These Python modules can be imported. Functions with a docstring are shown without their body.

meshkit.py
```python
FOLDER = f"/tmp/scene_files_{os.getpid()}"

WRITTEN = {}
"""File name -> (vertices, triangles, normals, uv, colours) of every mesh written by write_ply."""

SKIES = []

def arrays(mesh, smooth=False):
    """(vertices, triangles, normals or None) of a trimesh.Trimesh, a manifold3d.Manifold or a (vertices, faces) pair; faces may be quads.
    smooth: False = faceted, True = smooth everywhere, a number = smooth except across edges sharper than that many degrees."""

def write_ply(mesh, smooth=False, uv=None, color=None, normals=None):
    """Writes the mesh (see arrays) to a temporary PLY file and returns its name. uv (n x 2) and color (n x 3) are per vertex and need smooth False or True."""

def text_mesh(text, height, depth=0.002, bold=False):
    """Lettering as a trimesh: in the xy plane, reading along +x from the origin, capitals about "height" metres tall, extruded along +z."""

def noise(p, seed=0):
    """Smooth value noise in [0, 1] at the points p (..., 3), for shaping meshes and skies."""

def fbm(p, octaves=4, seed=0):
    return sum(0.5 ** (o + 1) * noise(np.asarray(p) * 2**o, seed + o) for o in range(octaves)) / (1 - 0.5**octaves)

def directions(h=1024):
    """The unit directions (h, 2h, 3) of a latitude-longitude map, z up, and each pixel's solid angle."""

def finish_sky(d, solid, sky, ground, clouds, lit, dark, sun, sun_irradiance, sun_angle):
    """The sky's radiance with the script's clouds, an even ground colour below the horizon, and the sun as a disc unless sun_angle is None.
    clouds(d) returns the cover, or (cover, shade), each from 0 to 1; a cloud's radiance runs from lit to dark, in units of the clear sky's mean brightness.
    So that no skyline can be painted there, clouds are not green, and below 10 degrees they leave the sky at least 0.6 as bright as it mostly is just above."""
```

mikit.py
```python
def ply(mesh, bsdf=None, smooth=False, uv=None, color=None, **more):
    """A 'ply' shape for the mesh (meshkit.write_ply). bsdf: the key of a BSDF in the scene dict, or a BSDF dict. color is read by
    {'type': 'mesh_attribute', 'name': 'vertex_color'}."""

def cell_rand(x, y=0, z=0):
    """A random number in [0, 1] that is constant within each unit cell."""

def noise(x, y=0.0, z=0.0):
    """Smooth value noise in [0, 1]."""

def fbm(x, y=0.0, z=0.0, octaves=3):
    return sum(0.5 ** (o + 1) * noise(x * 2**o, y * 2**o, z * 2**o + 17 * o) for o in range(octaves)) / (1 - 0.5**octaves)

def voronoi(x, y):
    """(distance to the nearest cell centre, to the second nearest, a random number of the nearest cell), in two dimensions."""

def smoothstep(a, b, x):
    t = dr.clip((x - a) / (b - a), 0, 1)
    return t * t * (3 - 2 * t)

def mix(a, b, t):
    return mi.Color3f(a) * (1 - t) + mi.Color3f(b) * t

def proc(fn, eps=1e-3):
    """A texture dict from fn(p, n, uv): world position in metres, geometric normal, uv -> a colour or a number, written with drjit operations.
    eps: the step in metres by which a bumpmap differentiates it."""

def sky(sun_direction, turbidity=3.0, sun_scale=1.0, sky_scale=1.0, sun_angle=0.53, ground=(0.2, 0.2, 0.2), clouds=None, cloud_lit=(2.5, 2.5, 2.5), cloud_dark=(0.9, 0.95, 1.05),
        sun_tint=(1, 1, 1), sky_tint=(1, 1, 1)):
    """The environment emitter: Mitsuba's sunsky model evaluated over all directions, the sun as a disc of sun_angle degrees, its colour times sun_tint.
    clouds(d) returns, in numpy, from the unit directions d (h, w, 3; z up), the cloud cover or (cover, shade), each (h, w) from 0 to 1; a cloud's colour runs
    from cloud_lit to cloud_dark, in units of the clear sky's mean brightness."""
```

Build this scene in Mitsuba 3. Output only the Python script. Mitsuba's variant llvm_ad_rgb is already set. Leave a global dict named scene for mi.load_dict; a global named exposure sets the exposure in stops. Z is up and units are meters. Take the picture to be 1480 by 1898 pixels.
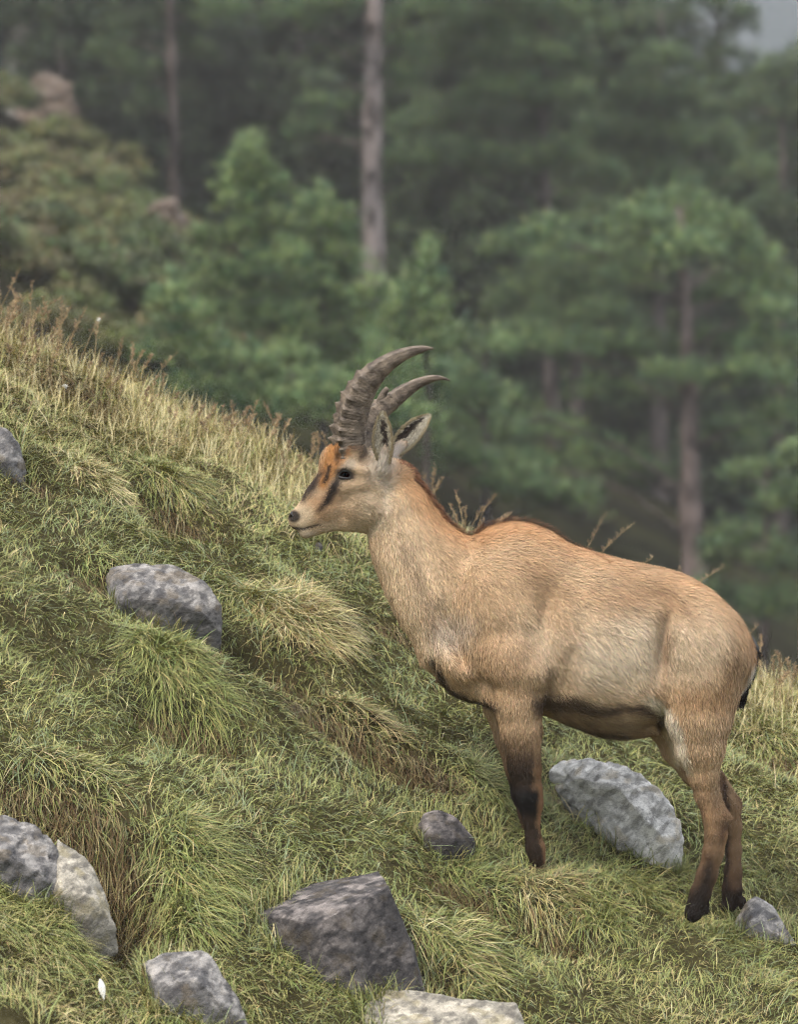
import math
import numpy as np, trimesh, manifold3d
import mitsuba as mi, drjit as dr
import mikit, meshkit
from mikit import noise, fbm, smoothstep, mix, voronoi
from scipy.ndimage import map_coordinates
from scipy.spatial import cKDTree

# ------------------------------------------------------------------ camera, sky, exposure
S = 0.0018            # metres per photo pixel in the plane of the animal (y = 0)
D = 12.0              # camera distance
T = mi.ScalarTransform4f
scene, labels = {}, {}
scene['camera'] = {'type': 'thinlens', 'fov_axis': 'x', 'fov': 2 * math.degrees(math.atan(740 * S / D)),
                   'aperture_radius': 0.019, 'focus_distance': D - 0.12, 'near_clip': 0.1, 'far_clip': 3000.0,
                   'to_world': T().look_at(origin=[0, -D, 0], target=[0, 0, 0], up=[0, 0, 1])}


def overcast(d):
    z = np.clip(d[..., 2], 0, 1)
    n = meshkit.fbm(d * 3.0, 4, 5) - 0.5
    return np.ones_like(z), np.clip(1 - z ** 0.8 + 0.5 * n, 0, 1)


scene['sky'] = mikit.sky([-0.42, -0.46, 0.78], turbidity=4, sun_scale=0.28, sun_angle=16, sun_tint=(0.92, 0.98, 1.09), clouds=overcast,
                         cloud_lit=(2.64, 2.75, 2.94), cloud_dark=(0.74, 0.83, 0.95), ground=(0.10, 0.10, 0.07))
exposure = 3.3

# ------------------------------------------------------------------ helpers


def lin(*c):
    c = np.array(c, float) / 255.0
    return np.where(c <= 0.04045, c / 12.92, ((c + 0.055) / 1.055) ** 2.4)


def rgb(c):
    return {'type': 'rgb', 'value': [float(x) for x in c]}


def tag(key, label, cat, group=None):
    labels[key] = {'label': label, 'category': cat}
    if group:
        labels[key]['group'] = group


def kind(key, k, label=None):
    labels[key] = {'kind': k}
    if label:
        labels[key]['label'] = label


def ply_n(v, f, n, bsdf, color=None):
    """a ply with given vertex normals and colours"""
    d = {'type': 'ply', 'filename': meshkit.write_ply((v, f), False, None, color, normals=n), 'face_normals': False}
    d['bsdf'] = {'type': 'ref', 'id': bsdf}
    return d


def unit(a):
    return a / np.maximum(np.linalg.norm(a, axis=-1, keepdims=True), 1e-9)


def sstep(a, b, x):
    t = np.clip((x - a) / (b - a), 0, 1)
    return t * t * (3 - 2 * t)


def tube(path, radii, sides=8, closed=True):
    """round tapering tube along a path -> (v, f)"""
    path = np.asarray(path, float); n = len(path)
    radii = np.broadcast_to(np.asarray(radii, float), n)
    t = unit(np.gradient(path, axis=0))
    ref = np.array([0, 0, 1.0]) if abs(t[:, 2]).mean() < 0.8 else np.array([1.0, 0, 0])
    u = unit(np.cross(t, ref)); w = np.cross(t, u)
    a = np.linspace(0, 2 * np.pi, sides, endpoint=False)
    v = path[:, None] + radii[:, None, None] * (np.cos(a)[None, :, None] * u[:, None] + np.sin(a)[None, :, None] * w[:, None])
    v = v.reshape(-1, 3); f = []
    i = np.arange(n - 1)[:, None] * sides; j = np.arange(sides)[None]
    k = (j + 1) % sides
    f = np.concatenate([np.stack([i + j, i + k, i + sides + k], -1).reshape(-1, 3),
                        np.stack([i + j, i + sides + k, i + sides + j], -1).reshape(-1, 3)])
    if closed:
        c0, c1 = len(v), len(v) + 1
        v = np.vstack([v, path[:1], path[-1:]])
        jj = np.arange(sides); kk = (jj + 1) % sides; b = (n - 1) * sides
        f = np.vstack([f, np.stack([kk, jj, jj * 0 + c0], 1), np.stack([b + jj, b + kk, jj * 0 + c1], 1)])
    return v, f


def join(parts):
    vs, fs, at = [], [], 0
    for v, f in parts:
        vs.append(v); fs.append(np.asarray(f) + at); at += len(v)
    return np.vstack(vs), np.vstack(fs)


def vnormals(v, f):
    n = np.zeros_like(v)
    fn = np.cross(v[f[:, 1]] - v[f[:, 0]], v[f[:, 2]] - v[f[:, 0]])
    for k in range(3):
        np.add.at(n, f[:, k], fn)
    return unit(n)


def surface_nets(F, h):
    """zero level of a grid of signed distances (negative inside) -> vertices in grid units * h, triangles"""
    nx, ny, nz = F.shape
    ins = F < 0
    cnt = np.zeros((nx - 1, ny - 1, nz - 1), np.int8)
    for a in (0, 1):
        for b in (0, 1):
            for c in (0, 1):
                cnt += ins[a:nx - 1 + a, b:ny - 1 + b, c:nz - 1 + c]
    act = np.argwhere((cnt > 0) & (cnt < 8))
    idx = -np.ones(cnt.shape, np.int64); idx[tuple(act.T)] = np.arange(len(act))
    acc = np.zeros((len(act), 3)); num = np.zeros(len(act))
    corners = [(a, b, c) for a in (0, 1) for b in (0, 1) for c in (0, 1)]
    val = {c: F[act[:, 0] + c[0], act[:, 1] + c[1], act[:, 2] + c[2]].astype(float) for c in corners}
    for c in corners:
        for ax in range(3):
            if c[ax] == 0:
                e = list(c); e[ax] = 1; e = tuple(e)
                v0, v1 = val[c], val[e]
                m = (v0 < 0) != (v1 < 0)
                t = np.where(m, v0 / np.where(m, v0 - v1, 1), 0)
                p = np.tile(np.array(c, float), (len(act), 1)); p[:, ax] += t
                acc += p * m[:, None]; num += m
    v = act + acc / num[:, None]
    faces = []
    for ax in range(3):
        o1, o2 = (ax + 1) % 3, (ax + 2) % 3
        sl0 = [slice(None)] * 3; sl1 = [slice(None)] * 3
        sl0[ax] = slice(0, -1); sl1[ax] = slice(1, None)
        A, B = ins[tuple(sl0)], ins[tuple(sl1)]
        e = np.argwhere(A != B)
        ok = (e[:, o1] > 0) & (e[:, o2] > 0) & (e[:, o1] < F.shape[o1] - 1) & (e[:, o2] < F.shape[o2] - 1)
        e = e[ok]; a_in = A[tuple(e.T)]
        def at(d1, d2):
            q = e.copy(); q[:, o1] -= d1; q[:, o2] -= d2
            return idx[tuple(q.T)]
        q = np.stack([at(1, 1), at(0, 1), at(0, 0), at(1, 0)], 1)
        q = np.where(a_in[:, None], q, q[:, ::-1])
        faces += [q[:, [0, 1, 2]], q[:, [0, 2, 3]]]
    return v * h, np.vstack(faces)


# ------------------------------------------------------------------ materials
def twosided(b):
    return {'type': 'twosided', 'bsdf': b}


VC = {'type': 'mesh_attribute', 'name': 'vertex_color'}
scene['grass_blade'] = twosided({'type': 'principled', 'base_color': VC, 'roughness': 0.6, 'specular': 0.25})
scene['foliage'] = twosided({'type': 'principled', 'base_color': VC, 'roughness': 0.7, 'specular': 0.2})
scene['coat'] = twosided({'type': 'principled', 'base_color': VC, 'roughness': 0.75, 'specular': 0.2, 'sheen': 0.15})
scene['skin'] = twosided({'type': 'principled', 'base_color': VC, 'roughness': 0.85, 'specular': 0.15})


def soil_fn(p, n, uv):
    a = fbm(p.x * 9, p.y * 9, p.z * 9, 4); b = noise(p.x * 60, p.y * 60, p.z * 60)
    return mix(mi.Color3f(0.020, 0.017, 0.009), mi.Color3f(0.068, 0.060, 0.028), a) * (0.6 + 0.6 * b)


def floor_fn(p, n, uv):
    a = fbm(p.x * .6, p.y * .6, p.z * .6, 5)
    return mix(mi.Color3f(0.014, 0.013, 0.009), mi.Color3f(0.034, 0.034, 0.016), smoothstep(0.3, 0.7, a))


def far_fn(p, n, uv):
    return mix(mi.Color3f(0.055, 0.068, 0.075), mi.Color3f(0.085, 0.098, 0.105), fbm(p.x * .03, p.y * .03, p.z * .03, 4))  # blue of the distant air put into the surface colour


scene['hazed_flank'] = twosided({'type': 'diffuse', 'reflectance': mikit.proc(far_fn)})
scene['soil'] = twosided({'type': 'diffuse', 'reflectance': mikit.proc(soil_fn)})
scene['litter'] = twosided({'type': 'diffuse', 'reflectance': mikit.proc(floor_fn)})


def rock_fn(base, pale, dark, moss, amount):
    base, pale, dark, moss = (mi.Color3f(*map(float, lin(*c) * .68)) for c in (base, pale, dark, moss))

    def fn(p, n, uv):
        w = 0.6 * (fbm(p.x * 16, p.y * 16, p.z * 16 + 9, 3) - 0.5)
        a = fbm(p.x * 9 + 3 + w, p.y * 9, p.z * 9 + w, 5)
        b = fbm(p.x * 34, p.y * 34 + 7, p.z * 34, 4)
        g = noise(p.x * 300, p.y * 300, p.z * 300)
        up = smoothstep(-0.1, 0.8, n.z)
        c = mix(base, pale, smoothstep(0.56 - 0.12 * amount, 0.66, a * 0.55 + b * 0.45) * (0.25 + 0.75 * up))
        c = mix(c, pale, 0.35 * up * amount * smoothstep(0.4, 0.6, b))
        c = mix(c, dark, smoothstep(0.46, 0.68, fbm(p.x * 17 + p.z * 15 + 11 + 2 * w, p.y * 30, (p.z - p.x) * 34 + 5, 5)) * 0.62)
        c = mix(c, dark, smoothstep(0.035, 0.0, dr.abs(fbm(p.x * 11 + 5 + w, p.y * 11, p.z * 11, 4) - 0.5)) * 0.3)
        c = mix(c, moss, smoothstep(0.56, 0.70, fbm(p.x * 18 + 31, p.y * 18, p.z * 18, 4)) * 0.45)
        return c * (0.70 + 0.60 * g) * (0.8 + 0.4 * b)
    return fn


def rock_bump(p, n, uv):
    return fbm(p.x * 70, p.y * 70, p.z * 70, 4) + 0.7 * fbm(p.x * 25, p.y * 25, p.z * 25, 3)


def rock_mat(name, *a):
    scene[name] = twosided({'type': 'bumpmap', 'arbitrary': mikit.proc(rock_bump, 8e-4), 'scale': 0.006,
                            'bsdf': {'type': 'principled', 'base_color': mikit.proc(rock_fn(*a)), 'roughness': 0.85, 'specular': 0.25}})


rock_mat('grey_stone', (106, 104, 104), (168, 163, 158), (58, 56, 58), (116, 102, 80), 1.0)
rock_mat('pale_stone', (208, 206, 202), (244, 241, 236), (112, 110, 108), (190, 174, 146), 1.5)
rock_mat('lichen_stone', (150, 144, 132), (196, 188, 172), (84, 80, 76), (150, 138, 100), 1.1)
rock_mat('dark_stone', (70, 67, 67), (136, 128, 124), (38, 36, 38), (84, 74, 58), 0.8)


def bark_fn(p, n, uv):
    a = fbm(p.x * 5, p.y * 5, p.z * 1.6, 4)
    return mix(mi.Color3f(0.03, 0.025, 0.023), mi.Color3f(0.11, 0.090, 0.084), smoothstep(0.25, 0.7, a))


def bark_pale_fn(p, n, uv):
    a = fbm(p.x * 5, p.y * 5, p.z * 2.2, 4)
    return mix(mi.Color3f(0.05, 0.042, 0.04), mi.Color3f(0.22, 0.186, 0.176), smoothstep(0.3, 0.6, a))


scene['bark_pale'] = twosided({'type': 'diffuse', 'reflectance': mikit.proc(bark_pale_fn)})
scene['bark_red'] = twosided({'type': 'diffuse', 'reflectance': mikit.proc(lambda p, n, uv: mix(mi.Color3f(0.05, 0.04, 0.037), mi.Color3f(0.165, 0.13, 0.12), smoothstep(0.2, 0.65, fbm(p.x * 4, p.y * 4, p.z * 2.2, 4))))})
scene['bark'] = twosided({'type': 'diffuse', 'reflectance': mikit.proc(bark_fn)})


def horn_fn(p, n, uv):
    a = fbm(p.x * 45, p.y * 45, p.z * 45, 5)
    b = fbm(p.x * 300, p.y * 300, p.z * 420, 3)
    c = mix(mi.Color3f(0.050, 0.038, 0.028), mi.Color3f(0.185, 0.145, 0.108), smoothstep(0.2, 0.8, a))
    return c * (0.45 + 1.1 * b)


def horn_bump(p, n, uv):
    return fbm(p.x * 160, p.y * 160, p.z * 240, 4)


scene['horn_sheath'] = twosided({'type': 'bumpmap', 'arbitrary': mikit.proc(horn_bump, 4e-4), 'scale': 0.004,
                                 'bsdf': {'type': 'principled', 'base_color': mikit.proc(horn_fn), 'roughness': 0.6, 'specular': 0.3}})
scene['hoof_horn'] = twosided({'type': 'principled', 'base_color': rgb((0.024, 0.020, 0.018)), 'roughness': 0.5})
scene['nose_skin'] = twosided({'type': 'principled', 'base_color': rgb((0.018, 0.016, 0.016)), 'roughness': 0.45, 'specular': 0.5})
scene['eye_ball'] = {'type': 'principled', 'base_color': VC, 'roughness': 0.18, 'specular': 0.4, 'clearcoat': 0.5, 'clearcoat_gloss': 0.99}
scene['lid_skin'] = twosided({'type': 'principled', 'base_color': rgb((0.02, 0.017, 0.016)), 'roughness': 0.5})
scene['lid_pale'] = twosided({'type': 'principled', 'base_color': rgb((0.12, 0.10, 0.09)), 'roughness': 0.6})
scene['down'] = twosided({'type': 'diffuse', 'reflectance': rgb((0.75, 0.74, 0.70))})

# ------------------------------------------------------------------ terrain
YR = 2.5              # the grassy shoulder ends this far behind the animal
RIDGE = np.array([(-3000, -900), (-800, 230), (-200, 520), (0, 622), (200, 718), (400, 806), (600, 884), (800, 972), (1000, 1085), (1200, 1192), (1350, 1262),
                  (1480, 1296), (1700, 1370), (2400, 1640), (4000, 2300)], float)
BASE = np.array([(-3000, -150), (-600, 860), (0, 1136), (500, 1352), (990, 1568), (1280, 1690), (1480, 1776), (2400, 2150), (4000, 2800)], float)
RX, RZ = (RIDGE[:, 0] - 740) * S * (D + YR) / D, (949 - RIDGE[:, 1]) * S * (D + YR) / D
BX, BZ = (BASE[:, 0] - 740) * S, (949 - BASE[:, 1]) * S


def base_hill(x, y):
    z0, zr = np.interp(x, BX, BZ), np.interp(x, RX, RZ)
    t = y / YR
    u = np.clip(1 - t, 0, None)
    near = np.where(u < 2.2, u ** 1.25, 2.2 ** 1.25 + (u - 2.2) * 1.25 * 2.2 ** 0.25)
    z = z0 + (zr - z0) * (1 - near)
    b = np.clip(y - YR, 0, None)
    return z - 0.30 * b * b / (1 + 0.45 * b)


def forest(x, y):
    xs = 30 * np.tanh(x / 30)
    z = 2.35 + 0.2 * (np.clip(y, 0, 67) - 60) - 0.03 * np.clip(y - 67, 0, 80) - 0.62 * xs
    return z + 1.2 * (meshkit.fbm(np.stack([x * .12, y * .12, x * 0], -1), 3, 9) - .5)


def hit(px, py, fn=None):
    """the point of the hillside seen at a place of the photograph"""
    ys = np.linspace(-6, 14, 4001)
    x, z = (px - 740) * S * (D + ys) / D, (949 - py) * S * (D + ys) / D
    g = (fn or base_hill)(x, ys)
    k = np.argmax(z < g)
    return np.array([x[k], ys[k], g[k]])


# mounds and hollows: (px, py, radius along x, radius along y in metres, height)
RELIEF = [(500, 1232, .17, .15, -.15), (600, 1150, .20, .16, .09), (425, 1195, .12, .10, -.06),
          (345, 1335, .17, .11, -.10), (300, 1220, .20, .14, .06), (420, 1275, .2, .1, .03),
          (325, 955, .15, .13, -.10), (290, 880, .22, .14, .06), (395, 890, .2, .16, .05),
          (65, 905, .10, .10, -.07), (165, 890, .20, .15, .06),
          (215, 1640, .13, .22, -.17), (340, 1570, .20, .18, .08), (110, 1505, .22, .12, -.09), (100, 1430, .30, .12, .05),
          (795, 1795, .08, .10, -.09), (850, 1740, .14, .10, .05), (1010, 1700, .11, .10, -.08), (1085, 1640, .2, .12, .05),
          (180, 1070, .10, .08, -.07), (690, 1385, .26, .10, -.07), (600, 1310, .22, .12, .06), (800, 1420, .2, .12, .05),
          (1060, 1470, .1, .12, -.07), (1450, 1400, .16, .12, -.06), (1440, 1340, .2, .15, .05), (610, 1020, .07, .06, -.06), (700, 1150, .12, .08, -.05),
          (1230, 1560, .2, .12, -.03), (880, 1650, .16, .1, -.06), (130, 720, .2, .2, -.05), (560, 1840, .2, .1, .03)]
RELIEF = [(hit(a, b), rx, ry, h) if h > 0 else (hit(a, b), rx * 1.15, ry * 1.15, h * 2.0) for a, b, rx, ry, h in RELIEF]


def hill(x, y):
    z = base_hill(x, y)
    for c, rx, ry, h in RELIEF:
        q = ((x - c[0]) / rx) ** 2 + ((y - c[1]) / ry) ** 2
        z = z + h * np.exp(-(q ** 2.2 if h < -.035 else q))
    for cx, cy, r, h in ((.955, -.14, .13, .022), (1.10, .12, .12, -.018), (.46, -.14, .12, -.006)):   # trodden where the hooves stand
        z = z + h * np.exp(-((x - cx) ** 2 + (y - cy) ** 2) / r ** 2)
    p = np.stack([x, y, np.zeros_like(x)], -1)
    fade = np.exp(-np.clip(np.abs(y) - 5, 0, None) * .3)
    return z + fade * (0.11 * (meshkit.fbm(p * 2.3, 3, 1) - .5) + 0.05 * (meshkit.fbm(p * 8, 3, 2) - .5))


def hill_normal(x, y, e=.02):
    return unit(np.stack([-(hill(x + e, y) - hill(x - e, y)) / (2 * e), -(hill(x, y + e) - hill(x, y - e)) / (2 * e), np.ones_like(x)], -1))


def ground(x, y):
    a, b = hill(x, y), forest(x, y)
    return np.where(y < 8, a, np.logaddexp(a * 1.5, b * 1.5) / 1.5)


def sheet(xs, ys, fn):
    X, Y = np.meshgrid(xs, ys, indexing='ij')
    v = np.stack([X, Y, fn(X, Y)], -1).reshape(-1, 3)
    i, j = np.meshgrid(np.arange(len(xs) - 1), np.arange(len(ys) - 1), indexing='ij')
    a = (i * len(ys) + j).ravel(); b = a + len(ys)
    return v, np.vstack([np.stack([a, b, b + 1], 1), np.stack([a, b + 1, a + 1], 1)])


def graded(lo, hi, fine, mid):
    return np.unique(np.concatenate([np.arange(lo, hi + fine / 2, fine), np.asarray(mid, float)]))


gx = graded(-2.9, 2.9, .036, [-60, -30, -18, -12, -9, -7, -5.5, -4.5, -4, -3.6, -3.2, 3.2, 3.6, 4, 4.5, 5.5, 7, 9, 12, 18, 30, 60])
gy = graded(-2.2, 3.8, .036, [-30, -20, -15, -12, -10, -8, -7, -6, -5, -4, -3.5, -3, -2.6, 4, 4.4, 5, 5.6, 6.2, 7, 7.9, 9])
v, f = sheet(gx, gy, hill)
scene['hillside'] = mikit.ply((v, f), 'soil', smooth=True); kind('hillside', 'structure', 'steep grassy hillside falling to the right')
fx = np.concatenate([np.arange(-400, -40, 20), np.arange(-40, 40, 1.), np.arange(40, 401, 20)])
fy = np.concatenate([np.arange(7, 120, 1.), np.arange(120, 420, 12)])
v, f = sheet(fx, fy, lambda x, y: np.where(y < 9, ground(x, y) - .5, ground(x, y)))
scene['forest_floor'] = mikit.ply((v, f), 'litter', smooth=True); kind('forest_floor', 'structure', 'wooded slope rising to the left')
# a far mountain flank behind the trees
mx = np.arange(-500, 501, 10.); my = np.arange(250, 520, 10.)
v, f = sheet(mx, my, lambda x, y: -10 + 0.75 * (y - 250) + 30 * (meshkit.fbm(np.stack([x * .012, y * .012, x * 0], -1), 5, 4) - .5))
scene['mountain'] = mikit.ply((v, f), 'hazed_flank', smooth=True); kind('mountain', 'structure', 'far mountain flank fading in the mist')
# ------------------------------------------------------------------ the ibex: one implicit body
# body space: photo pixels right (x), down (y), away from the camera (d); to metres with BW()
H = 3.4
OX, OY, OD = 516.0, 744.0, -168.3
NX, NY, ND = 272, 293, 100
F = np.full((NX, NY, ND), 80.0, np.float32)
AX, AY, AD = OX + H * np.arange(NX), OY + H * np.arange(NY), OD + H * np.arange(ND)


def BW(p):
    p = np.asarray(p, float)
    return np.stack([(p[..., 0] - 740) * S, p[..., 2] * S, (949 - p[..., 1]) * S], -1)


def block(lo, hi):
    s = []
    for ax, a, b in ((AX, lo[0], hi[0]), (AY, lo[1], hi[1]), (AD, lo[2], hi[2])):
        i, j = np.searchsorted(ax, a), np.searchsorted(ax, b)
        s.append(slice(max(i, 0), max(j, i + 1)))
    return tuple(s)


def pts(b):
    return (AX[b[0]][:, None, None].astype(np.float32), AY[b[1]][None, :, None].astype(np.float32), AD[b[2]][None, None, :].astype(np.float32))


def blend(b, d, k, cut=False):
    a = F[b]
    if cut:
        h = np.clip(.5 - .5 * (a + d) / k, 0, 1)
        F[b] = a * (1 - h) - d * h + k * h * (1 - h)
    else:
        h = np.clip(.5 + .5 * (d - a) / k, 0, 1)
        F[b] = d * (1 - h) + a * h - k * h * (1 - h)


def cone(p0, r0, p1, r1, ys=1.0, k=14, cut=False):
    p0, p1 = np.array(p0, float), np.array(p1, float)
    m = max(r0, r1) + k + 8; md = max(r0, r1) * max(ys, .3) + k + 8
    b = block(np.minimum(p0, p1) - [m, m, md], np.maximum(p0, p1) + [m, m, md])
    x, y, d = pts(b)
    a = p0 * [1, 1, 1 / ys]; ba = p1 * [1, 1, 1 / ys] - a
    d = d / ys
    qx, qy, qd = x - a[0], y - a[1], d - a[2]
    L = max(float(ba @ ba), 1e-6)
    t = np.clip((qx * ba[0] + qy * ba[1] + qd * ba[2]) / L, 0, 1)
    dist = np.sqrt((qx - t * ba[0]) ** 2 + (qy - t * ba[1]) ** 2 + (qd - t * ba[2]) ** 2) - (r0 + (r1 - r0) * t)
    blend(b, dist * min(1, (1 + ys) / 2), k, cut)


def ell(c, r, ang=0, k=14, cut=False):
    c, r = np.array(c, float), np.array(r, float)
    m = max(r[0], r[1]) + k + 6
    b = block(c - [m, m, r[2] + k + 6], c + [m, m, r[2] + k + 6])
    x, y, d = pts(b)
    ca, sa = math.cos(math.radians(ang)), math.sin(math.radians(ang))
    u, w, q = (x - c[0]) * ca + (y - c[1]) * sa, -(x - c[0]) * sa + (y - c[1]) * ca, d - c[2]
    k0 = np.sqrt((u / r[0]) ** 2 + (w / r[1]) ** 2 + (q / r[2]) ** 2)
    k1 = np.sqrt((u / r[0] ** 2) ** 2 + (w / r[1] ** 2) ** 2 + (q / r[2] ** 2) ** 2)
    blend(b, k0 * (k0 - 1) / np.maximum(k1, 1e-4), k, cut)


def loft(st, k=14, e=2.25):
    st = np.array(st, float)
    from scipy.interpolate import PchipInterpolator
    xs = AX[(AX >= st[0, 0]) & (AX <= st[-1, 0])]
    P = PchipInterpolator(st[:, 0], st[:, 1:])(xs)
    b = (slice(np.searchsorted(AX, xs[0]), np.searchsorted(AX, xs[0]) + len(xs)), slice(None), slice(None))
    _, y, d = pts(b)
    c, h, w = (P[:, 0] + P[:, 1]) / 2, np.maximum((P[:, 1] - P[:, 0]) / 2, 3), np.maximum(P[:, 2], 3)
    c, h, w = (q[:, None, None].astype(np.float32) for q in (c, h, w))
    g = ((np.abs(y - c) / h) ** e + (np.abs(d) / w) ** e) ** (1 / e) - 1
    gx_, gy_, gd_ = np.gradient(g, H)
    blend(b, np.clip(g / np.maximum(np.sqrt(gx_ ** 2 + gy_ ** 2 + gd_ ** 2), 1e-3), -90, 90), k)


def chain(ps, ys=1.0, k=14):
    for (a, b) in zip(ps[:-1], ps[1:]):
        cone(a[:3], a[3], b[:3], b[3], ys, k)


# trunk: x, top, bottom, half width
loft([(806, 1150, 1190, 12), (815, 1105, 1235, 42), (840, 1040, 1276, 66), (870, 1004, 1296, 84), (910, 978, 1310, 100), (960, 970, 1316, 116), (1010, 981, 1326, 126),
      (1060, 1008, 1346, 130), (1110, 1025, 1360, 130), (1150, 1036, 1366, 127), (1190, 1045, 1352, 122), (1230, 1053, 1330, 118), (1265, 1064, 1322, 114), (1300, 1082, 1316, 108),
      (1335, 1110, 1308, 96), (1362, 1142, 1296, 78), (1384, 1170, 1272, 54), (1396, 1192, 1248, 30), (1401, 1208, 1232, 10)])
# neck
nk = [(728, 900, 0, 47), (744, 960, 0, 64), (764, 1010, 0, 74), (792, 1052, 0, 84), (832, 1096, 0, 104), (872, 1136, 0, 132)]
chain(nk[:2], .60, 12); chain(nk[1:4], .62, 14); chain(nk[3:], .64, 20)
# withers
ell((960, 1034, 0), (84, 60, 56), 10, 20)
for sgn in (-1, 1):
    ell((926, 1142, 72 * sgn), (62, 104, 44), -16, 34)           # shoulder blade
    ell((868, 1208, 56 * sgn), (50, 58, 44), 20, 16)             # breast
    ell((952, 1224, 96 * sgn), (68, 54, 44), 24, 15)             # upper arm
    ell((986, 1240, 96 * sgn), (30, 32, 42), 0, 10)              # elbow
    ell((1040, 1258, 156 * sgn), (26, 74, 58), 14, 18, True)     # hollow behind the elbow
    ell((1010, 1110, 164 * sgn), (22, 110, 50), 12, 26, True)    # behind the shoulder blade
    ell((1095, 1185, 76 * sgn), (95, 120, 66), 0, 24)            # ribs
    ell((1224, 1185, 166 * sgn), (28, 112, 76), 6, 20, True)     # flank hollow
    ell((1215, 1098, 150 * sgn), (72, 24, 56), 24, 20, True)     # under the loin
    ell((1288, 1130, 60 * sgn), (54, 42, 44), 25, 20)            # hip
    ell((1303, 1204, 72 * sgn), (84, 100, 64), -14, 11)           # thigh
    ell((1250, 1272, 74 * sgn), (42, 56, 38), -25, 14)           # stifle
    ell((1368, 1300, 120 * sgn), (20, 70, 60), 22, 18, True)     # behind the thigh
    cone((895, 1262, 40 * sgn), 34, (950, 1290, 72 * sgn), 36, .8, 12)
ell((838, 1172, 92), (16, 60, 34), -20, 24, True); ell((838, 1172, -92), (16, 60, 34), -20, 24, True)   # between neck and shoulder
ell((868, 1248, 0), (50, 46, 62), 35, 18)                         # brisket
ell((1150, 1346, 0), (72, 22, 44), 4, 14)                         # belly skin before the groin
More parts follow.
